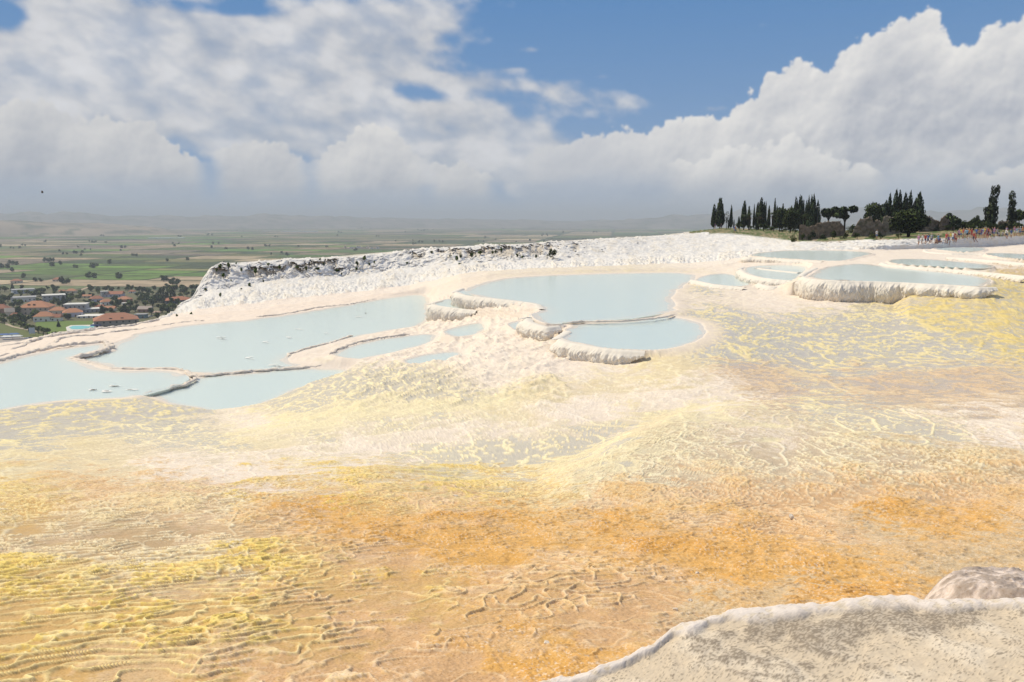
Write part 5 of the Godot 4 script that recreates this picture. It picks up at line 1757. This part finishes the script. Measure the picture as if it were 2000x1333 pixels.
func car(where: Vector3, turn: float, col: Color, label: String) -> void:
	var o := thing("parked_car", where, turn)
	var side := [[-2.1, 0.3], [-2.1, 0.8], [-1.9, 0.92], [-1.2, 0.98], [-0.7, 1.42], [0.9, 1.45], [1.5, 0.98], [2.05, 0.9], [2.15, 0.6], [2.15, 0.3]]
	var st := SurfaceTool.new()
	st.begin(Mesh.PRIMITIVE_TRIANGLES)
	st.set_smooth_group(-1)
	for i in side.size():
		var a: Array = side[i]
		var b: Array = side[(i + 1) % side.size()]
		var ia := 0.85 if a[1] < 1.1 else 0.68
		var ib := 0.85 if b[1] < 1.1 else 0.68
		var q := [Vector3(a[0], a[1], ia), Vector3(b[0], b[1], ib), Vector3(b[0], b[1], -ib), Vector3(a[0], a[1], -ia)]
		for k in [0, 1, 2, 0, 2, 3]: st.add_vertex(q[k])
		for s in [1.0, -1.0]:
			for k in [Vector3(0, 0.6, 0.85 * s), Vector3(a[0], a[1], ia * s), Vector3(b[0], b[1], ib * s)]: st.add_vertex(k)
	st.generate_normals()
	put("body", st.commit(), mat("car_%d" % int(col.r * 100), col, 0.3), o)
	for s in [-0.72, 0.72]:
		put("window", box(Vector3(-0.75, 1.02, minf(s, s * 1.12)), Vector3(1.1, 1.36, maxf(s, s * 1.12))), mats["dark_glass"], o)
	for x in [-1.3, 1.3]:
		for z in [-0.8, 0.8]:
			var w := CylinderMesh.new()
			w.top_radius = 0.32
			w.bottom_radius = 0.32
			w.height = 0.22
			w.radial_segments = 14
			w.rings = 1
			var wo := put("wheel", w, mat("tyre", Color(0.03, 0.03, 0.03), 0.9), o)
			wo.position = Vector3(x, 0.32, z)
			wo.rotation.x = PI / 2
	tag(o, label, "car")

# ------------------------------------------------------------------ the garden and ruins above the pools
func gp(px: float, d: float) -> Vector3:
	return ground_d(px, d)

func tree_px(kind: String, called: String, px: float, top: float, wpx: float, d: float, label: String, group: String, k := 0) -> void:
	var p := gp(px, d)
	var s := d / FOC
	var base := to_px(p).y
	plant(kind, called, p, wpx * s, maxf(1.0, (base - top) * s), label, "tree", group, k, px)

func ruin(called: String, outline: Array, d0: float, d1: float, thick: float, col: Color, label: String, sd: int, holes := []) -> void:
	# outline: [px, top py]; a standing masonry wall from distance d0 to d1
	var nz := fnl(0.8, sd, 3)
	var st := fnl(1.5, sd + 1, 1, FastNoiseLite.TYPE_CELLULAR)
	st.cellular_return_type = FastNoiseLite.RETURN_CELL_VALUE
	var cols := []
	var x0: float = outline[0][0]
	var x1: float = outline[outline.size() - 1][0]
	var nc := int((x1 - x0) * 1.6) + 4
	var nr := 36
	var v := PackedVector3Array()
	var c := PackedColorArray()
	var org := gp((x0 + x1) * 0.5, (d0 + d1) * 0.5)
	for i in nc:
		var u := float(i) / (nc - 1)
		var px := lerpf(x0, x1, u)
		var d := lerpf(d0, d1, u)
		var k := 0
		while k < outline.size() - 2 and px > outline[k + 1][0]: k += 1
		var ty := lerpf(outline[k][1], outline[k + 1][1], clampf((px - outline[k][0]) / (outline[k + 1][0] - outline[k][0]), 0, 1))
		var g := gp(px, d)
		var top := EYE - azr_h(px, ty, d)
		var hgt := maxf(top - g.y, 0.4) + nz.get_noise_2d(px * 0.6, 1.0) * 0.35
		var back := Vector3(g.x, 0, g.z).normalized()
		var edge := sin(u * PI)
		for j in nr:
			var t := float(j) / (nr - 1)
			var y := 0.0
			var o := 0.0
			if t < 0.62:          # front face
				y = t / 0.62
				o = 0.0
			elif t < 0.76:
				y = 1.0
				o = (t - 0.62) / 0.14
			else:
				y = 1.0 - (t - 0.76) / 0.24
				o = 1.0
			var q := g + Vector3(0, y * hgt - 0.3, 0) + back * o * thick * (0.3 + 0.7 * minf(1.0, edge * 4.0))
			var f := nz.get_noise_3d(q.x, q.y * 1.4, q.z)
			var s := st.get_noise_3d(q.x * 0.8, q.y * 1.6, q.z * 0.8)
			var dent := 0.0
			for h in holes:
				var hx: float = (px - h[0]) / h[2]
				var hy: float = (y * hgt / maxf(d, 1.0) * FOC - h[1]) / h[3]
				if o < 0.5 and hx * hx + hy * hy < 1.0: dent = 0.8
			q += back * (f * 0.3 + dent) + Vector3(0, f * 0.12, 0)
			v.append(q - org)
			var g2 := 1.0 + 0.28 * s + 0.25 * f
			var cc := Color(col.r * g2, col.g * g2, col.b * g2)
			cc = cc.lerp(Color(0.07, 0.08, 0.04), smoothstep(0.25, 0.5, nz.get_noise_3d(q.x * 0.7 + 30.0, q.y, q.z * 0.7)) * 0.6)
			c.append(cc)
	var o2 := put(called, grid_mesh(v, c, nc, nr, org), mat("ruin_masonry", Color(1, 1, 1), 0.95, true))
	o2.position = org
	tag(o2, label, "ruin", "ruined walls above the pools")

func azr_h(px: float, py: float, d: float) -> float:      # metres below the eye of a sight line at distance d
	var q := dirpx(px, py)
	return d * -q.y / Vector2(q.x, q.z).length()

func make_garden() -> void:
	var G := "cypresses of the garden"
	for a in [[1394, 400.5, 12, 252], [1405.5, 388, 20, 250], [1427.5, 403, 8, 250], [1423, 429, 3.5, 250], [1433.5, 429, 3.5, 250], [1443, 424, 7, 248], [1452.5, 395, 14, 246], [1462, 404, 9, 248], [1472, 401.5, 5, 250], [1479, 398, 11, 246], [1485.5, 389, 15, 245], [1491, 397, 9, 247], [1494.5, 396, 5, 248], [1501, 404, 8, 250], [1512, 391, 7, 244], [1516.5, 405, 8, 246], [1527.5, 401, 9, 245], [1544.5, 405, 9, 242], [1553, 390, 14, 238], [1561.5, 386, 17, 236], [1567.5, 394, 8, 238]]:
		var lab: String = "tall dark cypress in the garden row" if a[2] > 10 else ("slim dark cypress in the garden row" if a[1] < 420 else "knee high young cypress beside the tall pair")
		tree_px("cypress", "cypress_tree", a[0], a[1], a[2], a[3], lab, G, int(a[0]))
	for a in [[1573.5, 395, 8, 232], [1577.5, 388, 9, 230], [1583, 387, 11, 229], [1587.5, 384.5, 12, 228], [1595.5, 396, 12, 228]]:
		tree_px("conifer", "conifer_tree", a[0], a[1], a[2], a[3], "ragged dark conifer behind the broken corner wall", "ragged conifers by the first ruin", int(a[0]))
	for a in [[1728, 398, 16, 196], [1735, 386, 13, 197], [1747, 379, 16, 196], [1754, 381, 15, 198], [1765, 384.5, 16, 196], [1775, 382, 14, 197], [1785.5, 394, 16, 196], [1792.5, 384.5, 21, 195]]:
		tree_px("conifer", "conifer_tree", a[0], a[1], a[2], a[3], "dark spired conifer in the dense clump behind the round bush", "conifer clump behind the ruins", int(a[0]))
	tree_px("sparse", "young_tree", 1419, 410, 12, 251, "thin sparse tree between the cypresses", "")
	for a in [[1453, 420, 15, 238], [1463, 417, 16, 236], [1482, 416, 19, 234], [1508, 416, 18, 232], [1572, 419, 18, 222]]:
		tree_px("palm", "palm_tree", a[0], a[1], a[2], a[3], "stout fan palm with a bushy head in the garden row", "fan palms of the garden")
	tree_px("dome", "round_tree", 1523, 406, 28, 230, "dark rounded evergreen among the garden palms", "", 0)
	tree_px("dome", "conical_tree", 1544, 406, 31, 212, "broad cone shaped green tree at the garden's edge", "", 1)
	tree_px("pine", "pine_tree", 1618, 396, 42, 220, "spreading dark pine leaning over the broken corner wall", "", 0)
	tree_px("pine", "pine_tree", 1650, 404, 44, 200, "pine with a long side branch between the two ruins", "", 1)
	tree_px("dome", "round_tree", 1706, 398, 36, 200, "dark round tree rising behind the stepped ruin", "", 0)
	tree_px("dome", "round_bush_tree", 1776, 411, 70, 158, "big dense round tree standing before the ruins", "", 1)
	tree_px("broad", "grey_tree", 1862, 420, 26, 180, "grey green tree beside the vaulted ruin", "", 3)
	for a in [[1881, 434, 8, 188], [1894, 433, 9, 190], [1903, 424, 14, 192], [1911, 426, 12, 193], [1990, 414, 20, 196], [2008, 412, 18, 196]]:
		tree_px("broad", "small_tree", a[0], a[1], a[2], a[3], "small leafy tree on the rise behind the crowd", "small trees behind the crowd", int(a[0]))
	tree_px("poplar", "poplar_tree", 1934, 376, 32, 190, "tall leaning poplar with a ragged edge", "", 0)
	tree_px("poplar", "poplar_tree", 1975, 385, 23, 192, "shorter narrow poplar beside the stone hut", "", 1)
	# ruins
	var stone := Color(0.215, 0.165, 0.12)
	ruin("corner_wall", [[1561, 452], [1562, 437], [1570, 436], [1577, 441], [1582, 440], [1600, 433], [1612, 430], [1640, 429], [1648, 440], [1652, 452]], 157, 172, 1.6, stone, "brown broken masonry wall with a tall left corner", 601)
	ruin("stepped_ruin", [[1664, 458], [1668, 446], [1676, 430], [1680, 424], [1690, 424], [1694, 421], [1702, 421], [1706, 432], [1712, 426], [1719, 430], [1727, 436], [1732, 440]], 160, 164, 3.0, Color(0.225, 0.18, 0.135), "stepped brown ruin with a sloping left end", 603)
	ruin("arched_ruin", [[1722, 436], [1725, 422], [1732, 419], [1740, 422], [1746, 420], [1752, 418], [1770, 416], [1790, 418]], 168, 172, 2.5, Color(0.245, 0.205, 0.15), "ruin with a dark arched opening beside the big round tree", 605, [[1740, 12, 3.5, 5]])
	ruin("long_ruin", [[1796, 424], [1805, 420], [1815, 420], [1826, 427], [1836, 430], [1842, 440]], 180, 184, 2.5, Color(0.185, 0.15, 0.115), "low dark ruin with a rounded top behind the big round tree", 607)
	ruin("vault_ruin", [[1834, 440], [1837, 424], [1843, 419], [1850, 418], [1857, 421], [1862, 430], [1866, 440]], 182, 183, 4.0, Color(0.195, 0.15, 0.115), "dome backed vault ruin beside the grey tree", 609)
	ruin("stone_hut", [[1949, 431], [1951, 429.5], [1970, 429], [1972, 431]], 186, 186, 3.0, Color(0.155, 0.12, 0.09), "small square stone hut between the two poplars", 611)
	# retaining kerb along the top of the white slope
	# light pole
	var lp := thing("light_pole", gp(1596, 205))
	var ph := (to_px(gp(1596, 205)).y - 409.0) * 205.0 / FOC
	put("pole", tube([[Vector3(0, -0.3, 0), 0.12], [Vector3(0, ph, 0), 0.08]], 8), mat("pale_metal", Color(0.62, 0.63, 0.64), 0.5), lp)
	put("lamp_head", box(Vector3(-0.25, ph, -0.12), Vector3(0.5, ph + 0.18, 0.12)), mats["pale_metal"], lp)
	tag(lp, "pale grey light pole in front of the spreading pine", "light pole")
	# shrubs
	var rng := RandomNumberGenerator.new()
	rng.seed = 77
	for a in [[1445, 243, 18, 14], [1465, 240, 13, 10], [1492, 228, 22, 15], [1478, 232, 12, 8], [1512, 222, 22, 10], [1530, 218, 18, 8], [1500, 236, 14, 10], [1553, 205, 14, 9]]:
		var p := gp(a[0], a[1])
		var s: float = a[1] / FOC
		plant("shrub", "garden_shrub", p, a[2] * s, a[3] * s, "leafy shrub on the garden lawn below the cypresses", "shrub", "garden shrubs", int(a[0]), a[0])
	for a in [[1569, 150, 11, 17], [1586, 151, 17, 20], [1610, 152, 14, 12], [1628, 153, 15, 18], [1650, 152, 18, 13], [1676, 151, 13, 13], [1707, 152, 14, 13], [1722, 153, 15, 12], [1757, 152, 12, 10]]:
		var p := gp(a[0], a[1])
		var s: float = a[1] / FOC
		plant("shrub", "oleander", p, a[2] * s, a[3] * s, "dark oleander planted along the foot of the ruins", "shrub", "oleanders at the foot of the ruins", int(a[0]), a[0])
	var pb := gp(1550, 147)
	plant("shrub", "flowering_oleander", pb, 1.5, 1.5, "reddish oleander standing alone on the white slope", "shrub", "", 3)
	for k in 34:
		var x := 1808.0 + k * 6.4 + rng.randf_range(-3, 3)
		var d := rng.randf_range(180, 192)
		plant("shrub", "hedge_shrub", gp(x, d), rng.randf_range(1.8, 3.0), rng.randf_range(1.2, 2.1), "dark shrub in the loose hedge behind the crowd", "shrub", "hedge behind the crowd", rng.randi(), x)
	for k in 16:
		var x := 1660.0 + k * 9.0 + rng.randf_range(-3, 3)
		plant("shrub", "hedge_shrub", gp(x, rng.randf_range(185, 195)), rng.randf_range(2.0, 3.2), rng.randf_range(1.4, 2.4), "dark shrub growing between the ruins", "shrub", "shrubs between the ruins", rng.randi(), x)

func make_bluff_shrubs() -> void:
	# [px, py of the foot, width px, height px]
	var list := [[430, 523, 10, 9], [446, 522, 8, 10], [423, 532, 5, 7], [436, 542, 8, 9], [461, 516, 4, 4], [471, 531, 6, 9], [487, 511, 5, 5], [499, 533, 9, 12], [524, 520, 8, 6], [546, 528, 8, 7], [487, 559, 7, 10], [471, 566, 5, 6], [451, 551, 3, 4], [430, 578, 6, 9], [401, 566, 7, 5], [373, 614, 6, 8], [345, 618, 5, 8], [506, 571, 3, 4], [580, 524, 9, 6], [598, 530, 6, 11], [620, 527, 11, 5], [658, 533, 10, 5], [667, 537, 4, 6], [625, 510, 6, 5], [632, 518, 5, 7], [697, 522, 10, 16], [696, 530, 6, 7], [712, 511, 8, 12], [721, 519, 5, 7], [731, 515, 5, 6], [795, 516, 7, 5], [843, 496, 8, 6], [880, 504, 9, 6], [892, 511, 8, 13], [899, 503, 9, 13], [898, 517, 9, 6], [921, 500, 9, 9], [938, 497, 12, 7], [965, 498, 12, 14], [979, 492, 6, 12], [1010, 499, 7, 6], [1020, 503, 6, 6], [1047, 503, 6, 8], [1069, 502, 5, 8], [1080, 506, 20, 26], [1103, 496, 4, 3], [877, 528, 4, 6], [714, 611, 4, 3], [514, 552, 3, 8]]
	for a in list:
		var p := ground(a[0], a[1])
		var s := Vector2(p.x, p.z).length() / FOC
		var big: bool = a[2] * a[3] > 110
		var toward := Vector3(-p.x, 0, -p.z).normalized()
		plant("shrub" if big else "tuft", "cliff_shrub", p + toward * 0.35 - Vector3(0, 0.1, 0), a[2] * s * 0.95, a[3] * s * 0.95, "round green bush, the largest at the lip of the white bluff" if a[3] > 20 else "small green bush clinging to the white bluff", "shrub", "" if a[3] > 20 else "bushes on the white bluff", int(a[0]), a[0])

# ------------------------------------------------------------------ people
func person_mesh(bones: Array) -> Array:
	# bones: [from, to, r0, r1, region]; surface nets over the smooth union of tapered capsules
	var cell := 0.036
	var lo := Vector3(9, 9, 9)
	var hi := -lo
	for b in bones:
		for k in 2:
			lo = lo.min(b[k] - Vector3.ONE * 0.22)
			hi = hi.max(b[k] + Vector3.ONE * 0.22)
	var nx := int((hi.x - lo.x) / cell) + 2
	var ny := int((hi.y - lo.y) / cell) + 2
	var nz := int((hi.z - lo.z) / cell) + 2
	var fld := PackedFloat32Array()
	fld.resize(nx * ny * nz)
	fld.fill(1.0)
	for b in bones:
		var A: Vector3 = b[0]
		var B: Vector3 = b[1]
		var m := maxf(b[2], b[3]) + 0.10
		var l0 := (A.min(B) - Vector3.ONE * m - lo) / cell
		var l1 := (A.max(B) + Vector3.ONE * m - lo) / cell
		var ab := B - A
		var q := maxf(ab.length_squared(), 1e-6)
		for z in range(maxi(0, int(l0.z)), mini(nz, int(l1.z) + 2)):
			for y in range(maxi(0, int(l0.y)), mini(ny, int(l1.y) + 2)):
				for x in range(maxi(0, int(l0.x)), mini(nx, int(l1.x) + 2)):
					var p := lo + Vector3(x, y, z) * cell
					var t := clampf((p - A).dot(ab) / q, 0.0, 1.0)
					var d := (p - A - ab * t).length() - lerpf(b[2], b[3], t)
					var i := (z * ny + y) * nx + x
					var o := fld[i]
					var h := clampf(0.5 + 0.5 * (o - d) / 0.03, 0.0, 1.0)
					fld[i] = lerpf(o, d, h) - 0.03 * h * (1.0 - h)
	var vid := {}
	var v := PackedVector3Array()
	var reg := PackedInt32Array()
	var sx := [0, 1, nx, nx + 1, nx * ny, nx * ny + 1, nx * ny + nx, nx * ny + nx + 1]
	for z in nz - 1:
		for y in ny - 1:
			for x in nx - 1:
				var i := (z * ny + y) * nx + x
				var neg := 0
				for s in sx: if fld[i + s] < 0.0: neg += 1
				if neg == 0 or neg == 8: continue
				var sum := Vector3.ZERO
				var cnt := 0
				for e in [[0, 1], [2, 3], [4, 5], [6, 7], [0, 2], [1, 3], [4, 6], [5, 7], [0, 4], [1, 5], [2, 6], [3, 7]]:
					var f0 := fld[i + sx[e[0]]]
					var f1 := fld[i + sx[e[1]]]
					if (f0 < 0.0) == (f1 < 0.0): continue
					var t := f0 / (f0 - f1)
					var c0 := Vector3(e[0] & 1, (e[0] >> 1) & 1, e[0] >> 2)
					var c1 := Vector3(e[1] & 1, (e[1] >> 1) & 1, e[1] >> 2)
					sum += c0.lerp(c1, t)
					cnt += 1
				var p := lo + (Vector3(x, y, z) + sum / cnt) * cell
				vid[i] = v.size()
				v.append(p)
				var best := 1e9
				var br := 0
				for b in bones:
					var ab: Vector3 = b[1] - b[0]
					var t := clampf((p - b[0]).dot(ab) / maxf(ab.length_squared(), 1e-6), 0.0, 1.0)
					var d: float = (p - b[0] - ab * t).length() - lerpf(b[2], b[3], t)
					if d < best:
						best = d
						br = b[4]
				reg.append(br)
	var idx := PackedInt32Array()
	for z in range(1, nz - 1):
		for y in range(1, ny - 1):
			for x in range(1, nx - 1):
				var i := (z * ny + y) * nx + x
				var f := fld[i] < 0.0
				for ax in 3:
					var st: int = [1, nx, nx * ny][ax]
					if f == (fld[i + st] < 0.0): continue
					var u: int = [nx, nx * ny, 1][ax]
					var w: int = [nx * ny, 1, nx][ax]
					var q := [i, i - u, i - u - w, i - w]
					if not (vid.has(q[0]) and vid.has(q[1]) and vid.has(q[2]) and vid.has(q[3])): continue
					var k := [vid[q[0]], vid[q[1]], vid[q[2]], vid[q[3]]]
					if f: idx.append_array([k[0], k[2], k[1], k[0], k[3], k[2]])
					else: idx.append_array([k[0], k[1], k[2], k[0], k[2], k[3]])
	var n := PackedVector3Array()
	n.resize(v.size())
	for t in range(0, idx.size(), 3):
		var fn := (v[idx[t + 2]] - v[idx[t]]).cross(v[idx[t + 1]] - v[idx[t]])
		for k in 3: n[idx[t + k]] += fn
	for k in n.size(): n[k] = n[k].normalized()
	return [v, n, idx, reg]

func body(lean: float, stride: float, arms: int, sit: bool) -> Array:
	var hip := Vector3(0, 0.92 if not sit else 0.28, 0)
	var up := Vector3(0, cos(lean), sin(lean))
	var ch := hip + up * 0.44
	var neck := hip + up * 0.60
	var head := hip + up * 0.73 + Vector3(0, 0.0, 0.02)
	var b := [[hip + up * 0.05, hip + up * 0.22, 0.155, 0.135, 1], [hip + up * 0.25, ch, 0.14, 0.16, 1], [ch + Vector3(-0.10, 0.05, 0), ch + Vector3(0.10, 0.05, 0), 0.095, 0.095, 1], [hip + Vector3(-0.08, -0.02, 0), hip + Vector3(0.08, -0.02, 0), 0.13, 0.13, 2], [neck - up * 0.04, head, 0.055, 0.055, 0],
		[head, head + up * 0.07, 0.082, 0.088, 0], [head + up * 0.10 - Vector3(0, 0, 0.025), head + up * 0.075 - Vector3(0, 0, 0.03), 0.088, 0.092, 3], [head + Vector3(0, 0.015, 0.085), head + Vector3(0, 0.03, 0.08), 0.022, 0.015, 0]]
	for s in [-1.0, 1.0]:
		var hj := hip + Vector3(0.09 * s, -0.04, 0)
		var kn := hj + Vector3(0.02 * s, -0.40, 0.10 + stride * s * 0.16)
		var an := kn + Vector3(0, -0.41, -0.06 - maxf(0.0, -stride * s) * 0.22 - 0.04)
		if sit:
			kn = hj + Vector3(0.06 * s, 0.18, 0.38)
			an = kn + Vector3(0, -0.36, 0.18)
		b.append([hj, hj.lerp(kn, 0.6), 0.105, 0.082, 2])
		b.append([hj.lerp(kn, 0.6), kn, 0.078, 0.062, 0])
		b.append([kn, an, 0.06, 0.042, 0])
		b.append([an + Vector3(0, -0.02, -0.02), an + Vector3(0, -0.045, 0.14), 0.045, 0.034, 0])
		var sh := ch + Vector3(0.19 * s, 0.07, 0)
		var el := sh + Vector3(0.07 * s, -0.27, -0.02 + 0.06 * stride * -s)
		var wr := el + Vector3(0.0, -0.22, 0.10)
		if arms == 1 or (arms == 3 and s > 0):      # hand on hip
			el = sh + Vector3(0.17 * s, -0.22, -0.04)
			wr = hip + Vector3(0.15 * s, 0.06, 0.05)
		elif arms == 2:                             # hands raised with a camera
			el = sh + Vector3(0.06 * s, -0.20, 0.14)
			wr = head + Vector3(0.07 * s, -0.05, 0.22)
		b.append([sh, sh.lerp(el, 0.6), 0.058, 0.05, 1])
		b.append([sh.lerp(el, 0.6), el, 0.046, 0.04, 0])
		b.append([el, wr, 0.04, 0.03, 0])
		b.append([wr, wr + (wr - el).normalized() * 0.12, 0.036, 0.026, 0])
	return b

func make_people() -> void:
	var poses := []
	for q in [[0.02, 0.0, 0, false], [0.06, 1.0, 0, false], [0.0, 0.3, 1, false], [0.02, -0.4, 2, false], [0.55, 0.5, 0, false], [0.15, 0.0, 0, true], [0.03, -1.0, 3, false]]:
		poses.append(q)
	var made := []
	made.resize(poses.size())
	run(func(i: int): made[i] = person_mesh(body(poses[i][0], poses[i][1], poses[i][2], poses[i][3])), poses.size())
	var shirts := [[Color(0.62, 0.60, 0.58), "white"], [Color(0.45, 0.08, 0.07), "red"], [Color(0.07, 0.13, 0.36), "blue"], [Color(0.05, 0.05, 0.06), "black"], [Color(0.62, 0.45, 0.06), "yellow"], [Color(0.42, 0.22, 0.34), "pink"], [Color(0.20, 0.35, 0.48), "light blue"], [Color(0.46, 0.30, 0.22), "bare"], [Color(0.16, 0.08, 0.22), "purple"], [Color(0.55, 0.24, 0.08), "orange"], [Color(0.30, 0.30, 0.31), "grey"]]
	var pants := [[Color(0.06, 0.07, 0.12), "navy"], [Color(0.03, 0.03, 0.035), "black"], [Color(0.40, 0.34, 0.26), "khaki"], [Color(0.14, 0.2, 0.34), "denim"], [Color(0.5, 0.49, 0.47), "white"], [Color(0.32, 0.07, 0.07), "red"]]
	var does := ["standing", "walking", "with arms akimbo", "raising a camera", "bending forward", "sitting", "striding"]
	var pm := mat("person", Color(1, 1, 1), 0.8, true)
	var rng := RandomNumberGenerator.new()
	rng.seed = 4242
	# [px, py of the feet, pose or -1]
	var spots := [[1793.5, 485.5, 2], [1801, 485, 0], [1807, 480, 6], [1812, 481, 1], [1819, 481.5, 0], [1832, 480, 0], [1829, 481.5, 5], [1834, 481, 5], [1848, 479, -1], [1852, 481, -1], [1856, 480, -1], [1860, 483, -1], [1863, 480, -1], [1867, 481, -1], [1871.5, 483, -1], [1876, 479, -1], [1880, 480, -1], [1884, 482.5, -1], [1887, 483, -1], [1891, 480, -1], [1896, 482, -1], [1901, 481, -1], [1905, 480, -1], [1911, 481, -1], [1915, 482, -1], [1919, 478, -1], [1906, 474, -1], [1922, 477, -1], [1926, 476, -1], [1929, 479, -1], [1933, 477, -1], [1937, 475, -1], [1941, 473, -1], [1928, 471, -1], [1924, 472, -1], [1947, 472, -1], [1950, 472, 5], [1957, 471, 5], [1964, 472, -1], [1967, 470, -1], [1975, 471, 4], [1981, 469, -1], [1985, 468, -1], [1988, 466, -1], [1992, 466, -1], [1997, 465, -1], [1712, 468, 0], [1434, 455, 0], [1436.5, 455.5, 1], [1397, 449, 0], [1409, 449, 1], [1966, 461, 0], [2003, 464, 1], [2010, 466, 0]]
	var skin := [Color(0.42, 0.25, 0.17), Color(0.36, 0.2, 0.13), Color(0.48, 0.31, 0.23)]
	var hair := [Color(0.03, 0.02, 0.015), Color(0.09, 0.055, 0.03), Color(0.30, 0.22, 0.12), Color(0.5, 0.48, 0.44)]
	for i in spots.size():
		var s: Array = spots[i]
		var pose: int = s[2] if s[2] >= 0 else [0, 1, 2, 0, 3, 6, 1, 0][rng.randi() % 8]
		var M: Array = made[pose]
		var sh: Array = shirts[rng.randi() % shirts.size()]
		var pt: Array = pants[rng.randi() % pants.size()]
		var sk2: Color = skin[rng.randi() % 3]
		var cs := [sk2, sh[0] if sh[1] != "bare" else sk2, pt[0], hair[rng.randi() % 4]]
		var c := PackedColorArray()
		for r in M[3]: c.append(cs[r])
		var p := ground(s[0], s[1])
		var o := put("person", arrmesh(M[0], M[1], c, M[2]), pm)
		var k := rng.randf_range(0.86, 1.0)
		o.position = p - Vector3(0, 0.03, 0)
		o.rotation.y = rng.randf() * TAU
		o.scale = Vector3.ONE * k
		var where := "in the far crowd" if s[0] > 1840 and s[0] < 1945 else ("at the wading pool's end" if s[0] > 1780 and s[0] <= 1840 else ("beyond the crowd" if s[0] >= 1945 else "under garden trees"))
		tag(o, "person in %s top and %s shorts %s %s" % [sh[1] if sh[1] != "bare" else "skin coloured", pt[1], does[pose], where], "person", "people at the pools")

func make_bird() -> void:
	var d := dirpx(82, 377).normalized() * 120.0
	var st := SurfaceTool.new()
	var o := thing("bird", Vector3(d.x, EYE + d.y, d.z), 0.7)
	var m := mat("feather", Color(0.12, 0.09, 0.07), 0.9)
	put("body", tube([[Vector3(-0.16, 0, 0), 0.005], [Vector3(-0.08, 0, 0), 0.035], [Vector3(0.04, 0.01, 0), 0.045], [Vector3(0.12, 0.03, 0), 0.03], [Vector3(0.17, 0.025, 0), 0.004]], 8), m, o)
	for s in [-1.0, 1.0]:
		var w := Vector3(0, 0.01, 0)
		var v := PackedVector3Array()
		var q := [w + Vector3(0.06, 0, 0.03 * s), w + Vector3(0.08, 0.16, 0.17 * s), w + Vector3(-0.08, 0.30, 0.30 * s), w + Vector3(-0.07, 0.13, 0.16 * s), w + Vector3(-0.06, 0, 0.03 * s)]
		for t in [[0, 1, 3], [1, 2, 3], [0, 3, 4]]:
			for k in t: v.append(q[k])
			for k in t: v.append(q[k] - Vector3(0, 0.012, 0))
		st = SurfaceTool.new()
		st.begin(Mesh.PRIMITIVE_TRIANGLES)
		for k in v: st.add_vertex(k)
		st.generate_normals()
		put("wing", st.commit(), m, o)
	tag(o, "small dark bird flying with raised wings over the hazy plain", "bird")

func make_small_things() -> void:
	# loose pale stones on the near ground
	var rng := RandomNumberGenerator.new()
	rng.seed = 31
	var sm := mat("pale_stone", Color(0.66, 0.58, 0.49), 0.9)
	var protos := []
	for k in 3:
		var sp := SphereMesh.new()
		sp.radial_segments = 10
		sp.rings = 6
		sp.radius = 0.5
		sp.height = 0.7
		var a := sp.get_mesh_arrays()
		var v: PackedVector3Array = a[Mesh.ARRAY_VERTEX]
		var nz := fnl(1.6, 800 + k, 2)
		for i in v.size(): v[i] *= 1.0 + 0.7 * nz.get_noise_3d(v[i].x, v[i].y, v[i].z)
		var st := SurfaceTool.new()
		st.begin(Mesh.PRIMITIVE_TRIANGLES)
		st.set_smooth_group(-1)
		for i in a[Mesh.ARRAY_INDEX]: st.add_vertex(v[i])
		st.generate_normals()
		protos.append(st.commit())
	for p in [[1545, 1014, 0.08], [1067, 1257, 0.04], [1320, 1192, 0.04], [1348, 1175, 0.04], [1452, 1122, 0.05], [1362, 1126, 0.05], [1408, 1138, 0.04], [890, 973, 0.08]]:
		var w := ground(p[0], p[1])
		var o := put("loose_stone", protos[rng.randi() % 3], sm)
		o.position = w + Vector3(0, p[2] * 0.1, 0)
		o.scale = Vector3.ONE * float(p[2])
		o.rotation.y = rng.randf() * TAU
		tag(o, "pale loose stone lying on the orange crust", "stone", "loose stones on the crust")
	# crusts of calcite afloat on the two left pools
	var fv := PackedVector3Array()
	var fn := PackedVector3Array()
	var fc := PackedColorArray()
	for p in [[430, 660, 7.9], [436, 664, 7.9], [585, 642, 7.9], [640, 651, 7.9], [520, 668, 7.9], [545, 716, 7.9], [532, 714, 7.9], [180, 763, 7.78], [256, 763, 7.78], [222, 755, 7.78], [205, 765, 7.78], [560, 660, 7.9], [700, 620, 7.9], [488, 700, 7.9]]:
		for k in 3:
			var c := at(p[0] + rng.randf_range(-6, 6), p[1] + rng.randf_range(-2, 2), p[2]) + Vector3(0, 0.008, 0)
			var L := rng.randf_range(0.08, 0.3)
			var a0 := rng.randf_range(-0.5, 0.5)
			for i in 5:
				var t0 := TAU * i / 5.0
				var t1 := TAU * (i + 1) / 5.0
				for q in [Vector3.ZERO, Vector3(cos(t0) * L, 0, sin(t0) * L * 0.4), Vector3(cos(t1) * L, 0, sin(t1) * L * 0.4)]:
					fv.append(c + q.rotated(Vector3.UP, a0))
					fn.append(Vector3.UP)
					fc.append(Color.WHITE)
	tag(put("calcite_flakes", arrmesh(fv, fn, fc, PackedInt32Array()), mat("calcite", Color(0.8, 0.8, 0.78), 0.8)), "white flakes of calcite floating on the milky pools", "flakes", "", "stuff")
